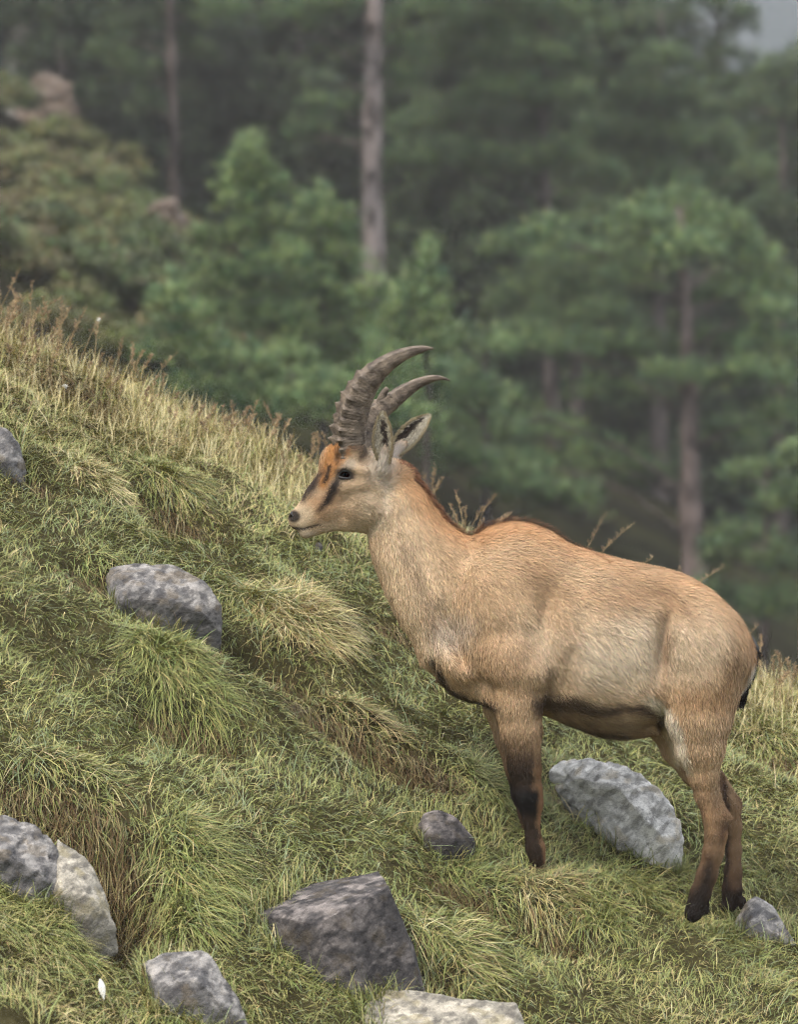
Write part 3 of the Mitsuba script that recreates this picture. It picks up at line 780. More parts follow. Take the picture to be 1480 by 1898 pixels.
# ears -------------------------------------------------------------
def ear(base, tip, wide, out, cup, seed, key, dark):
    """leaf-shaped cupped ear; 'wide' points across it, 'out' where the hollow faces"""
    base, tip = np.array(base, float), np.array(tip, float)
    ax_ = tip - base; L = np.linalg.norm(ax_); ax_ = ax_ / L
    out = np.array(out, float); out = unit(out - ax_ * (out @ ax_)); wd = np.cross(ax_, out)
    n, m = 40, 25
    u = np.linspace(0, 1, n); w = np.linspace(-1, 1, m)
    prof = wide * np.interp(u, [0, .12, .3, .5, .7, .85, .95, 1], [.42, .72, .97, 1, .84, .55, .25, .02])
    ang = w[None] * cup
    def pt(th):
        r = prof[:, None] / math.sin(min(cup, 1.5))
        return base + ax_ * (u * L)[:, None, None] + wd * (r * np.sin(ang))[..., None] + out * (prof[:, None] * 1.0 - r * np.cos(ang) * .9 - th)[..., None] * 0.9
    inner, outer = pt(0), pt(3.2)
    Vv = np.concatenate([inner.reshape(-1, 3), outer.reshape(-1, 3)])
    i, j = np.meshgrid(np.arange(n - 1), np.arange(m - 1), indexing='ij'); q = (i * m + j).ravel()
    A = np.concatenate([np.stack([q, q + m, q + m + 1], 1), np.stack([q, q + m + 1, q + 1], 1)])
    Bf = A[:, ::-1] + n * m
    e = []
    for col in (0, m - 1):
        r_ = np.arange(n - 1) * m + col
        e += [np.stack([r_, r_ + m, r_ + m + n * m], 1), np.stack([r_, r_ + m + n * m, r_ + n * m], 1)]
    f = np.vstack([A, Bf] + e)
    wv = np.tile(w, n); uv_ = np.repeat(u, m)
    nz = meshkit.fbm(inner.reshape(-1, 3) * .12, 3, seed) - .5
    ci = np.tile(lin(150, 140, 120), (n * m, 1))
    mk = (1 - sstep(.05, .45, np.abs(wv - dark + nz * .8))) * sstep(.0, .12, uv_) * (1 - sstep(.7, .95, uv_))
    ci = ci * (1 - mk[:, None]) + lin(40, 33, 28) * mk[:, None]
    rim = sstep(.78, .95, np.abs(wv))
    ci = ci * (1 - rim[:, None]) + lin(120, 106, 80) * rim[:, None]
    co = np.tile(lin(186, 172, 150), (n * m, 1))
    C = np.vstack([ci * (1 + nz * .6)[:, None], co]) * .7
    scene[key] = bodyply(Vv, f, 'skin', C)
    # hair of the ear: pale tufts inside, rim
    rngx = np.random.default_rng(seed)
    N = 2200
    uu, ww = rngx.uniform(.02, .97, N), rngx.uniform(-1, 1, N)
    iu, iw = np.clip((uu * (n - 1)).astype(int), 0, n - 1), np.clip(((ww + 1) / 2 * (m - 1)).astype(int), 0, m - 1)
    rt = inner[iu, iw] + rngx.normal(0, .7, (N, 3))
    rimn = np.abs(ww) > .75
    nrm = unit(np.tile(out, (N, 1)) + wd * (-.4 * ww)[:, None])
    dr_ = ax_ + wd * (-np.sign(ww) * .5)[:, None] + rngx.normal(0, .2, (N, 3))
    colr = np.where(rimn[:, None], lin(150, 136, 106), np.where((rngx.random(N) < .5)[:, None], lin(200, 192, 172), ci[iu * m + iw]))
    dk = (mk[iu * m + iw] > .5)[:, None]
    colr = np.where(dk, lin(46, 38, 32) * rngx.uniform(.6, 1.6, (N, 1)), colr * rngx.uniform(.5, .85, (N, 1)))
    scene[key + '__ear_hair'] = hairs(rt, nrm, dr_, rngx.uniform(4, 9, N), np.full(N, 1.3), rngx.uniform(.1, .5, N), colr.clip(.01, .8), .4, rngx, 'coat')
    labels[key + '__ear_hair'] = {'kind': 'stuff'}


ear((715, 862, -42), (711, 764, -56), 20.5, (-.25, -.1, -1), 1.25, 4, 'ibex__ear', .1)
ear((727, 846, 34), (798, 768, 58), 22, (-.15, -.35, -1), 1.15, 6, 'ibex__ear_001', -.45)

# eyes -------------------------------------------------------------
for i_, sg in enumerate((-1, 1)):
    es = trimesh.creation.icosphere(4, 1.0)
    q = es.vertices.copy()
    r_ = np.hypot(q[:, 0] + .05, q[:, 1] * .62 + .02)
    cc = np.where((r_ < .20)[:, None], [.006, .006, .007], np.where((r_ < .92)[:, None], lin(190, 120, 64), lin(40, 32, 28)))
    dd = abs(near_d(640, 880)) - 3.0
    E = np.array([641, 880.5, sg * dd]) + q * [12.5, 8.4, 8.6]
    scene['ibex__eye' + ('' if i_ == 0 else '_001')] = mikit.ply((BW(E), es.faces[:, ::-1]), 'eye_ball', smooth=True, color=cc)

    for nm_, up_ in (('upper', -1), ('lower', 1)):
        tq = np.linspace(0, np.pi, 22)
        lx, ly = 641 - 14.5 * np.cos(tq), 880.5 + up_ * (7.2 if up_ < 0 else 6.6) * np.sin(tq) ** .8 + 2.0 * np.cos(tq) * -1 * .6
        ld = sg * (dd + 8.6 * np.sqrt(np.clip(1 - ((lx - 641) / 17) ** 2 - ((ly - 880.5) / 14) ** 2, 0, 1)) - 1.0)
        V, f = tube(np.stack([lx, ly, ld], 1), 1.2 + 1.3 * np.sin(tq), 8)
        scene['ibex__eyelid' + ('', '_001', '_002', '_003')[i_ * 2 + (up_ > 0)]] = bodyply(V, f, 'lid_skin')

# nose pad, hooves, tail --------------------------------------------
np_ = trimesh.creation.icosphere(4, 1.0); q = np_.vertices.copy()
q = q + q * (meshkit.fbm(q * 3, 3, 2) - .5)[:, None] * .12
ca, sa = math.cos(-.6), math.sin(-.6)
E = np.stack([q[:, 0] * 6, q[:, 1] * 10.5, q[:, 2] * 15], 1)
E = np.stack([E[:, 0] * ca - E[:, 1] * sa, E[:, 0] * sa + E[:, 1] * ca, E[:, 2]], 1) + [546, 957, 0]
scene['ibex__nose'] = mikit.ply((BW(E), np_.faces[:, ::-1]), 'nose_skin', smooth=True)


def hoof(x, y, d, key, lean):
    parts = []
    for sgn in (-1, 1):
        m = manifold3d.Manifold.hull_points([(x + a + lean * .0, y + b, d + c + sgn * 8) for a, b, c in
                                             [(-28 + lean, 24, -3), (-28 + lean, 24, 3), (19, 24, -7), (19, 24, 7), (-11, -10, -6), (-11, -10, 6), (16, -6, -7), (16, -6, 7), (-22 + lean, 14, -6), (-22 + lean, 14, 6)]])
        mm = m.refine_to_length(3).to_mesh()
        tm = trimesh.Trimesh(mm.vert_properties[:, :3], mm.tri_verts); trimesh.smoothing.filter_laplacian(tm, .5, 5)
        parts.append((np.array(tm.vertices), np.array(tm.faces)[:, ::-1]))
    V, f = join(parts)
    scene[key] = bodyply(V, f, 'hoof_horn', smooth=40)


hoof(996, 1590, -78, 'ibex__hoof', 4); hoof(992, 1578, 66, 'ibex__hoof_001', 4)
hoof(1270, 1701, -75, 'ibex__hoof_002', 0); hoof(1350, 1696, 66, 'ibex__hoof_003', 4)

tp = np.array([(1388, 1184, 0), (1400, 1203, 0), (1395, 1238, 0), (1380, 1272, 0), (1372, 1300, 0)], float)
V, f = tube(tp, [10, 9, 8, 7, 3], 12)
scene['ibex__tail'] = bodyply(V, f, 'nose_skin')
nt = 2200
ss = rng.random(nt); tt = np.stack([np.interp(ss, np.linspace(0, 1, 5), tp[:, i]) for i in range(3)], 1)
an = rng.uniform(0, 2 * np.pi, nt); nrm = np.stack([np.cos(an), 0 * an, np.sin(an)], 1)
cl = np.where((rng.random(nt) < .12)[:, None] & (ss < .35)[:, None], lin(200, 160, 120), lin(26, 21, 19)) * rng.uniform(.7, 1.3, (nt, 1))
fl = np.tile([-.1, 1, 0.], (nt, 1)); fl[ss < .3] = [.6, .8, 0]
scene['ibex__tail__tail_hair'] = hairs(tt + nrm * 6, nrm, fl, rng.uniform(10, 24, nt), np.full(nt, 1.6), rng.uniform(.0, .3, nt), cl, -.4, rng, 'coat')
labels['ibex__tail__tail_hair'] = {'kind': 'stuff', 'label': 'black tuft of tail hair'}
# ------------------------------------------------------------------ rocks


def refine_hull(P, edge, rounds, seed, amp, rough=1.0):
    m = manifold3d.Manifold.hull_points(np.asarray(P, float)).refine_to_length(edge).to_mesh()
    tm = trimesh.Trimesh(np.array(m.vert_properties[:, :3]), np.array(m.tri_verts)); tm.merge_vertices()
    trimesh.smoothing.filter_laplacian(tm, .5, rounds)
    v = np.array(tm.vertices); n = np.array(tm.vertex_normals)
    big = meshkit.fbm(v * 5 + seed, 3, seed) - .5
    rid = np.abs(meshkit.fbm(v * 11 + seed, 3, seed + 4) - .5)
    fine = meshkit.fbm(v * 34, 3, seed + 1) - .5
    v = v + n * (amp * (big * 1.0 - np.exp(-rid * 34) * .20 * rough + fine * .26 * rough))[:, None]
    return v, np.array(tm.faces)


ROCKS = []            # centre x, y, radius: grass keeps off


def rock(key, foot, pts_, mat, label, seed, amp=.035, edge=.014, rounds=2, rough=1.0, sink=.06):
    """pts_: (photo x, photo y, metres nearer (-) or farther (+) than the rock's middle)"""
    c = hit(*foot) + [0, sink, 0]
    P = []
    for x, y, d in pts_:
        k = (D + c[1]) / D
        P.append(((x - 740) * S * k, c[1] + d, (949 - y) * S * k))
    P = np.array(P); lo = P[P[:, 2] < np.median(P[:, 2])]
    P = np.vstack([P, lo - [0, -.03, .07]])
    v, f = refine_hull(P, edge, rounds, seed, amp, rough)
    scene[key] = mikit.ply((v, f), mat, smooth=38)
    tag(key, label, 'rock')
    ROCKS.append((v, f))
    return c


rock('boulder', (20, 880), [(-70, 800, .0), (-10, 788, .02), (18, 792, 0), (40, 822, 0), (52, 860, 0), (46, 905, -.02), (10, 915, -.05), (-60, 920, -.05), (-30, 840, -.09), (20, 860, -.09), (30, 830, .1), (-60, 850, .14), (20, 900, .12)],
     'grey_stone', 'dark grey boulder cut by the left edge of the picture on the upper slope', 11, .022)
rock('boulder_001', (300, 1150), [(196, 1068, .03), (205, 1050, .05), (262, 1042, .06), (318, 1039, .05), (352, 1056, .03), (388, 1078, 0), (412, 1118, -.02), (412, 1175, -.04), (300, 1190, -.10), (215, 1150, -.08), (232, 1110, -.12), (330, 1110, -.13),
      (380, 1130, -.1), (260, 1080, -.1), (215, 1090, .1), (380, 1120, .14), (300, 1100, .18)],
     'grey_stone', 'grey rounded boulder mottled with lichen on the left slope below the muzzle', 12, .034)
rock('boulder_002', (1150, 1570), [(1020, 1436, .16), (1030, 1470, .12), (1044, 1412, .14), (1085, 1406, .08), (1070, 1500, .10), (1130, 1408, .04), (1185, 1428, .02), (1225, 1462, 0), (1256, 1510, -.02), (1270, 1555, -.03), (1262, 1600, -.05), (1200, 1610, -.09), (1150, 1540, -.08), (1110, 1480, -.05), (1080, 1440, -.02),
      (1140, 1450, -.09), (1190, 1510, -.13), (1235, 1560, -.12), (1180, 1500, .14), (1240, 1560, .1), (1100, 1470, .14)],
     'pale_stone', 'long whitish slab of stone lying between the fore and hind legs', 27, .045, .012, 2, 1.2)
rock('stone', (1060, 1378), [(1035, 1376, .02), (1052, 1366, .03), (1078, 1368, .02), (1086, 1380, 0), (1060, 1386, -.03), (1040, 1384, -.02), (1060, 1372, .08), (1060, 1390, .05)],
     'pale_stone', 'small white stone seen under the belly', 14, .012, .01, 3, sink=.02)
rock('stone_001', (820, 1590), [(762, 1545, .03), (782, 1502, .03), (812, 1494, .03), (846, 1512, .02), (882, 1552, .0), (880, 1585, -.02), (820, 1612, -.08), (778, 1590, -.07), (790, 1540, -.10), (840, 1545, -.10), (820, 1540, .14), (860, 1570, .1)],
     'dark_stone', 'small dark grey stone half buried in grass left of the fore legs', 15, .022, sink=.13)
rock('boulder_003', (70, 1640), [(-80, 1515, .05), (0, 1512, .05), (60, 1520, .03), (100, 1552, .01), (128, 1600, -.01), (140, 1670, -.06), (60, 1690, -.12), (-80, 1690, -.12), (20, 1570, -.14), (90, 1610, -.12), (-60, 1560, -.12), (60, 1600, .2), (-60, 1600, .2), (115, 1640, .15)],
     'grey_stone', 'large grey boulder at the lower left edge below the bare soil', 16, .04, .013, 2, 1.4)
rock('boulder_004', (175, 1690), [(100, 1550, .10), (136, 1566, .08), (172, 1600, .05), (200, 1650, .02), (224, 1722, -.03), (170, 1745, -.08), (100, 1700, -.08), (118, 1640, -.09), (170, 1650, -.09), (108, 1590, .0), (180, 1660, .14), (130, 1620, .16)],
     'lichen_stone', 'pale lichen covered slab leaning on the large grey boulder at lower left', 17, .028, .013, 2, 1.3)
rock('boulder_005', (640, 1800), [(464, 1694, .04), (556, 1660, .30), (702, 1627, .22), (722, 1643, .0), (652, 1674, -.11), (588, 1704, -.13), (604, 1806, -.17), (656, 1826, -.18), (792, 1846, -.02), (765, 1760, .22), (738, 1692, .02), (476, 1790, -.02), (690, 1850, .25)],
     'dark_stone', 'angular dark rock with a pale top in the foreground below the middle', 18, .010, .011, 0, 1.6, sink=.03)
rock('boulder_006', (370, 1880), [(262, 1785, .06), (300, 1766, .06), (374, 1756, .04), (392, 1764, .03), (420, 1808, .0), (446, 1850, -.02), (470, 1905, -.05), (400, 1925, -.12), (300, 1880, -.12), (290, 1810, -.09), (370, 1800, -.12), (420, 1850, -.1), (380, 1820, .16), (300, 1800, .14)],
     'grey_stone', 'pale grey wedge of rock at the bottom left of the angular dark rock', 19, .02, .012, 2, 1.3)
rock('boulder_007', (800, 1920), [(648, 1850, .05), (680, 1841, .06), (740, 1838, .06), (800, 1856, .03), (850, 1866, .02), (930, 1856, .02), (962, 1852, .0), (972, 1880, -.02), (985, 1960, -.06), (640, 1960, -.1), (655, 1880, -.12), (760, 1890, -.16), (860, 1895, -.12), (950, 1890, -.1), (800, 1880, .2), (900, 1900, .15), (700, 1880, .18)],
     'lichen_stone', 'flat mottled rock cut by the bottom edge of the picture', 20, .03, .013, 3, 1.3, sink=.0)
rock('stone_002', (1410, 1740), [(1352, 1712, .02), (1378, 1668, .02), (1398, 1655, .02), (1424, 1666, .01), (1442, 1700, 0), (1462, 1740, -.02), (1490, 1770, -.03), (1400, 1770, -.09), (1350, 1745, -.07), (1385, 1700, -.09), (1430, 1720, -.08), (1410, 1700, .14), (1460, 1750, .1)],
     'grey_stone', 'grey stone just behind the hind hooves at the right edge', 21, .024)
rock('stone_003', (590, 1016), [(578, 1012, .01), (584, 1003, .01), (600, 1002, .01), (606, 1012, 0), (600, 1020, -.02), (582, 1020, -.02), (592, 1008, .05)],
     'dark_stone', 'small black stone in the grass under the chin', 22, .008, .008, 3, sink=.01)

# hollows below boulders stay bare
RT = cKDTree(np.vstack([v[::3] for v, f in ROCKS]))

# ------------------------------------------------------------------ grass
rg = np.random.default_rng(77)


def flow_angle(x, y):
    """the way the turf is combed: mostly down the slope, wandering from place to place"""
    p = np.stack([x, y, 0 * x], -1)
    return (-.55 + 4.6 * (meshkit.fbm(p * 1.9, 3, 41) - .5) + 7.0 * (meshkit.fbm(p * 7.5, 2, 42) - .5))


G_GREEN, G_DEEP, G_BLUE, G_YEL, G_STRAW, G_PALE, G_BROWN = (lin(*c) * .86 for c in ((142, 148, 90), (114, 125, 68), (138, 150, 112), (168, 164, 102), (190, 174, 124), (206, 194, 150), (124, 100, 68)))


def pick(w, rng):
    c = np.cumsum(w, 1); c /= c[:, -1:]
    return (rng.random((len(w), 1)) > c).sum(1)


PAL = np.array([G_GREEN, G_DEEP, G_BLUE, G_YEL, G_STRAW, G_PALE, G_BROWN])


def blades(root, az, tilt, droop, length, width, col, rng, short=False):
    """curved tapering blades, seven vertices and five faces each (short ones five and three)"""
    n = len(root)
    h = np.stack([np.cos(az), np.sin(az), 0 * az], 1)
    # follow the slope: lower the tip where the ground falls that way
    e = .05
    slope = (hill(root[:, 0] + h[:, 0] * e, root[:, 1] + h[:, 1] * e) - hill(root[:, 0], root[:, 1])) / e
    hs = unit(np.stack([h[:, 0], h[:, 1], slope * .9], 1))
    upv = np.tile([0, 0, 1.], (n, 1)); upv = unit(upv + .35 * hill_normal(root[:, 0], root[:, 1]))
    s = np.array([0, .55, .55, 1.0]) if short else np.array([0, .4, .75, 1.0])
    pts_ = []
    d0 = unit(upv * np.cos(tilt)[:, None] + hs * np.sin(tilt)[:, None])
    wob = np.stack([-h[:, 1], h[:, 0], 0 * az], 1) * rng.normal(0, .16, (n, 1))
    for q in s:
        p = root + length[:, None] * (q * d0 + q * q * droop[:, None] * (hs * .75 - upv * .55) + q * q * wob)
        pts_.append(p)
    side = unit(np.cross(d0, upv + .01 * h)) 
    side = unit(side + .7 * np.cross(d0, side) * rng.normal(0, .6, (n, 1)))
    hw = side * (width / 2)[:, None]
    V = np.stack([pts_[0] - hw * .8, pts_[0] + hw * .8, pts_[1] - hw, pts_[1] + hw, pts_[2] - hw * .7, pts_[2] + hw * .7, pts_[3]], 1).reshape(-1, 3)
    b = np.arange(n)[:, None] * 7
    Fc = np.concatenate([b + [0, 1, 3], b + [0, 3, 2], b + [2, 3, 5], b + [2, 5, 4], b + [4, 5, 6]])
    if short:
        V = V.reshape(n, 7, 3)[:, [0, 1, 2, 3, 6]].reshape(-1, 3)
        b = np.arange(n)[:, None] * 5
        Fc = np.concatenate([b + [0, 1, 3], b + [0, 3, 2], b + [2, 3, 4]])
    gn = np.cross(side, unit(pts_[2] - pts_[0])); gn *= np.sign((gn * upv).sum(1, keepdims=True) + 1e-6)
    nn = unit(gn * .75 + upv * .55)
    NN = np.repeat(nn, 5 if short else 7, 0)
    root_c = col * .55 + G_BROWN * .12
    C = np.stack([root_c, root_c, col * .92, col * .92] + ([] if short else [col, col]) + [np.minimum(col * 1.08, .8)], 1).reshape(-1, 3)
    return V, Fc, NN, C


def spread(n, rng, y0=-1.95, y1=3.3):
    """places on the slope inside what the camera and a step beside it see"""
    y = rng.uniform(y0, y1, n * 2)
    half = (740 * S * (D + y) / D) + .45
    x = rng.uniform(-1, 1, n * 2) * half
    keep = rng.random(n * 2) < half / half.max()
    return x[keep][:n], y[keep][:n]


def wet(x, y):
    p = np.stack([x, y, 0 * x], -1)
    dry = (meshkit.fbm(p * 1.1 + 3, 3, 51) - .5) * 2.6 + (meshkit.fbm(p * 4.2, 3, 52) - .5) * 2.2
    return dry + 1.7 * sstep(1.45, 2.5, y) - .15


def hollow(x, y):
    m = np.zeros_like(x)
    for c, rx, ry, h in RELIEF:
        if h < -.035:
            m = np.maximum(m, np.exp(-((x - c[0]) / (rx * .85)) ** 2 - ((y - c[1]) / (ry * .85)) ** 2) * min(1, -h / .22))
    return m


def off_rocks(x, y, z, r):
    d, _ = RT.query(np.stack([x, y, z], 1), distance_upper_bound=.2)
    tread = np.zeros(len(x))
    for cx, cy in ((.955, -.15), (1.10, .105), (.46, -.155)):         # grass trodden down round the hooves
        tread = np.maximum(tread, np.exp(-((x - cx) / .055) ** 4 - ((y - cy + .04) / .085) ** 4))
    return (d > r) & (meshkit.noise(np.stack([x * 371, y * 371, 0 * x], -1)) > tread * .3)


def turf(n, rng, lo, hi, width, tall):
    x, y = spread(n, rng)
    hol = hollow(x, y)
    keep = rng.random(len(x)) > hol * 1.15
    x, y, hol = x[keep], y[keep], hol[keep]
    z = hill(x, y)
    keep = off_rocks(x, y, z, .010)
    x, y, z, hol = x[keep], y[keep], z[keep], hol[keep]
    n = len(x)
    p = np.stack([x, y, 0 * x], -1)
    dry = wet(x, y)
    k = pick(np.stack([1.3 + 0 * x, .7 + .6 * (dry < -.3), .75 * sstep(.4, -.6, dry) + .15, .75 + .4 * sstep(-.4, .4, dry), .32 + 1.0 * sstep(.0, 1.0, dry) + 1.2 * sstep(1.3, 2.3, y), .07 + .35 * sstep(.3, 1.1, dry) + .6 * sstep(1.5, 2.4, y),
                       .05 + 1.2 * hol + .15 * sstep(.4, 1.2, dry)], 1), rng)
    tone = .78 + .5 * meshkit.fbm(p * 2.6 + 4, 3, 63)
    col = PAL[k] * tone[:, None] * rng.uniform(.82, 1.18, (n, 1)) * rng.normal(1, .04, (n, 3)).clip(.88, 1.12)
    az = flow_angle(x, y) + rng.normal(0, 1.0, n)
    big = meshkit.fbm(p * 3.4 + 8, 3, 61)
    ln = rng.uniform(lo, hi, n) * (.65 + .8 * big) * (1 + .25 * sstep(1.6, 2.5, y)) * (1 - .35 * hol)
    tilt = np.clip(rng.normal(.75, .32, n) - tall, .05, 1.35)
    z -= .008
    return blades(np.stack([x, y, z], 1), az, tilt, rng.uniform(.15, .95, n), ln, width * rng.uniform(.7, 1.3, n), col, rng, tall <= 0)


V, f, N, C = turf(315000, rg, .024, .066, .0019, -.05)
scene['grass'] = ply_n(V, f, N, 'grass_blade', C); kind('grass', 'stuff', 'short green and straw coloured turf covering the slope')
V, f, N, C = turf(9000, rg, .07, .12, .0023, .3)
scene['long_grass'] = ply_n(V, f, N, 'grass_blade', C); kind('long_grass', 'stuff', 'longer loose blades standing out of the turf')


def dry_fringe(n, rng):
    """fine dry bents on the brow of the slope"""
    x, y = spread(n, rng, 1.55, 3.0)
    keep = rng.random(len(x)) < sstep(1.4, 2.3, y) * sstep(.30, .62, meshkit.fbm(np.stack([x * 3.1, y * 3.1, 0 * x], -1), 3, 71)) 
    x, y = x[keep], y[keep]; n = len(x)
    z = hill(x, y) - .01
    col = PAL[pick(np.tile([.05, 0, 0, .25, 1.2, 1.1, .35], (n, 1)), rng)] * rng.uniform(.7, 1.2, (n, 1))
    return blades(np.stack([x, y, z], 1), rng.uniform(-3.1, 3.1, n), np.abs(rng.normal(0, .28, n)), rng.uniform(0, .5, n), rng.uniform(.06, .18, n), rng.uniform(.0014, .0026, n), col, rng)


V, f, N, C = dry_fringe(19000, rg)
scene['dry_grass'] = ply_n(V, f, N, 'grass_blade', C); kind('dry_grass', 'stuff', 'fine dry straw coloured bents along the brow of the slope')


# longer blades growing round the feet of the rocks
def skirt(rng):
    P = []
    for v, f in ROCKS:
        g = hill(v[:, 0], v[:, 1])
        m = np.abs(v[:, 2] - g) < .02
        q = v[m]
        if len(q):
            q = q[rng.integers(len(q), size=int(60 + 900 * np.ptp(v[:, 0])))]
            c = v.mean(0)
            o = unit((q - c) * [1, 1, 0] + 1e-9)
            P.append(np.hstack([q + o * rng.uniform(.0, .025, (len(q), 1)), o]))
    P = np.vstack(P); n = len(P)
    x, y = P[:, 0], P[:, 1]
    az = np.arctan2(P[:, 4], P[:, 3]) + rng.normal(0, 1.1, n)
    col = PAL[pick(np.tile([1.1, .8, .3, .7, .3, .08, .12], (n, 1)), rng)] * rng.uniform(.7, 1.15, (n, 1))
    return blades(np.stack([x, y, hill(x, y) - .01], 1), az, np.abs(rng.normal(.15, .3, n)), rng.uniform(.1, .7, n), rng.uniform(.05, .12, n), rng.uniform(.0018, .003, n), col, rng)


V, f, N, C = skirt(rg)
scene['fringe_grass'] = ply_n(V, f, N, 'grass_blade', C); kind('fringe_grass', 'stuff', 'longer grass growing round the feet of the rocks')


# tussocks: each a thing. (px, py of the crown), radius m, blades, length, palette weights, lean angle, label
def tussock(key, px, py, r, n, ln, pal, lean, label, spreadk=1.0, tilt0=.35, sy=.8):
    c = hit(px, py, hill)
    rng = np.random.default_rng(abs(hash((px, py))) % 2 ** 31)
    n = int(n * .62); r = r * .85
    a = rng.uniform(0, 2 * np.pi, n); q = np.sqrt(rng.random(n))
    x, y = c[0] + r * q * np.cos(a), c[1] + r * sy * q * np.sin(a)
    z = hill(x, y) - .012
    ok = off_rocks(x, y, z, .012) & (rng.random(n) > hollow(x, y) * 1.3)
    x, y, z, a, q = x[ok], y[ok], z[ok], a[ok], q[ok]; n = len(x)
    vx, vy = np.cos(a) * q * spreadk + math.cos(lean) * .8 + rng.normal(0, .75, n), np.sin(a) * q * spreadk + math.sin(lean) * .8 + rng.normal(0, .75, n)
    col = PAL[pick(np.tile(pal, (n, 1)), rng)] * rng.uniform(.75, 1.2, (n, 1)) * rng.normal(1, .05, (n, 3)).clip(.85, 1.15)
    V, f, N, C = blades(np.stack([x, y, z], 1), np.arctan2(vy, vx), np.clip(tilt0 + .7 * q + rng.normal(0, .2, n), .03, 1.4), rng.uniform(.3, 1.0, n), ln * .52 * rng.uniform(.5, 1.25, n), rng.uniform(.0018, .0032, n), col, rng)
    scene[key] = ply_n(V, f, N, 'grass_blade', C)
    tag(key, label, 'grass tussock')


GRN, MIXD, STR, BRN = [1.2, .9, .1, .8, .15, .05, .05], [1, .6, .3, .8, .6, .3, .2], [.25, .1, .1, .5, 1.3, .7, .5], [.3, .4, 0, .3, .9, .3, 1.0]
dn = -.6
TUS = [(300, 1195, .13, 1900, .17, GRN, -1.2, 'bright green tussock in front of the rounded lichen boulder', 1.0, .25),
       (550, 1138, .19, 3800, .21, STR, -.55, 'large straw coloured tussock hanging over the dark hollow right of the rounded boulder', 1.0, .45),
       (470, 1110, .12, 1500, .18, MIXD, -.5, 'yellowish tussock touching the right side of the rounded boulder', 1.0, .4),
       (345, 1265, .17, 2400, .16, GRN, -.7, 'green tussock hanging over the lower hollow on the left slope', 1.0, .5),
       (650, 1330, .20, 2600, .17, BRN, -.6, 'brownish wiry tussock on the slope in front of the chest', 1.0, .4),
       (310, 870, .17, 2300, .15, MIXD, -.6, 'overhanging tussock above the small hollow on the upper left slope', 1.0, .5),
       (170, 870, .15, 2000, .15, STR, -.6, 'yellow tussock beside the dark boulder at the left edge', 1.0, .5),
       (350, 1565, .16, 2400, .19, GRN, -.3, 'green tussock hanging over the bare soil beside the lichen covered slab', 1.0, .45),
       (330, 1680, .13, 1700, .20, GRN, -.9, 'bright green tussock above the pale grey wedge of rock', 1.0, .3),
       (830, 1755, .17, 2700, .19, MIXD, -.5, 'long leafed tussock draped beside the angular dark rock', 1.0, .55),
       (1110, 1690, .11, 1300, .16, GRN, -1.5, 'upright bright green tussock between the fore and hind hooves', 1.0, .12),
       (1010, 1640, .14, 1700, .15, STR, -.6, 'dry tussock just below the fore hoof', 1.0, .45),
       (1080, 1530, .17, 2200, .15, MIXD, -.6, 'shaggy tussock lying against the left of the whitish slab', 1.0, .5),
       (900, 1440, .16, 2000, .15, GRN, -.6, 'green tussock behind the small dark stone by the fore legs', 1.0, .45),
       (1180, 1640, .14, 1700, .14, GRN, -.6, 'dark green tussock below the whitish slab', 1.0, .5),
       (1430, 1350, .15, 1700, .14, MIXD, -.6, 'tussock at the right edge behind the hind legs', 1.0, .4),
       (120, 1450, .2, 2400, .15, MIXD, -.5, 'tussock on the lip above the large grey boulder at lower left', 1.0, .5),
       (560, 1790, .14, 1500, .15, GRN, -.3, 'grass tuft growing against the front of the angular dark rock', 1.0, .4),
       (320, 1870, .09, 800, .12, GRN, -1.4, 'leafy tuft in front of the pale grey wedge of rock', 1.0, .2),
       (870, 1650, .14, 1700, .15, GRN, -.4, 'green tussock below the small dark stone', 1.0, .45),
       (60, 1700, .22, 2600, .13, GRN, -.6, 'green turf tuft in front of the large boulder at lower left', 1.0, .4),
       (190, 1060, .13, 1500, .13, GRN, -.2, 'green tuft hanging over the left shoulder of the rounded boulder', 1.0, .6),
       (1040, 1460, .08, 700, .13, MIXD, -.5, 'thin tuft at the upper end of the whitish slab', 1.0, .3),
       (1340, 1730, .11, 1100, .12, MIXD, -1.3, 'tuft around the hind hooves', 1.0, .2)]
for i_, t_ in enumerate(TUS):
    tussock('grass_tussock' + (f'_{i_:03d}' if i_ else ''), *t_)


# dead thatch and roots hanging into the hollows
def thatch(rng):
    X, Y, A = [], [], []
    for c, rx, ry, h in RELIEF:
        if h < -.06:
            n = int(900 * rx / .15 * ry / .12)
            a = rng.uniform(.1, 3.04, n) if True else 0
            q = rng.uniform(.55, 1.0, n)
            X.append(c[0] + rx * q * np.cos(a)); Y.append(c[1] + ry * q * np.sin(a)); A.append(-1.45 + rng.normal(0, .5, n))
    x, y, az = np.concatenate(X), np.concatenate(Y), np.concatenate(A)
    z = hill(x, y)
    ok = off_rocks(x, y, z, .01)
    x, y, z, az = x[ok], y[ok], z[ok], az[ok]; n = len(x)
    col = PAL[pick(np.tile([.05, .15, 0, .1, .45, .1, 1.3], (n, 1)), rng)] * rng.uniform(.25, .8, (n, 1))  # colour darkened to deepen the shade in the hollows
    return blades(np.stack([x, y, z], 1), az, np.clip(rng.normal(.9, .35, n), .1, 1.5), rng.uniform(.4, 1.1, n), rng.uniform(.04, .11, n), rng.uniform(.0014, .0026, n), col, rng)


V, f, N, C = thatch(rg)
scene['dead_grass'] = ply_n(V, f, N, 'grass_blade', C); kind('dead_grass', 'stuff', 'brown dead grass and roots hanging into the hollows of the turf')

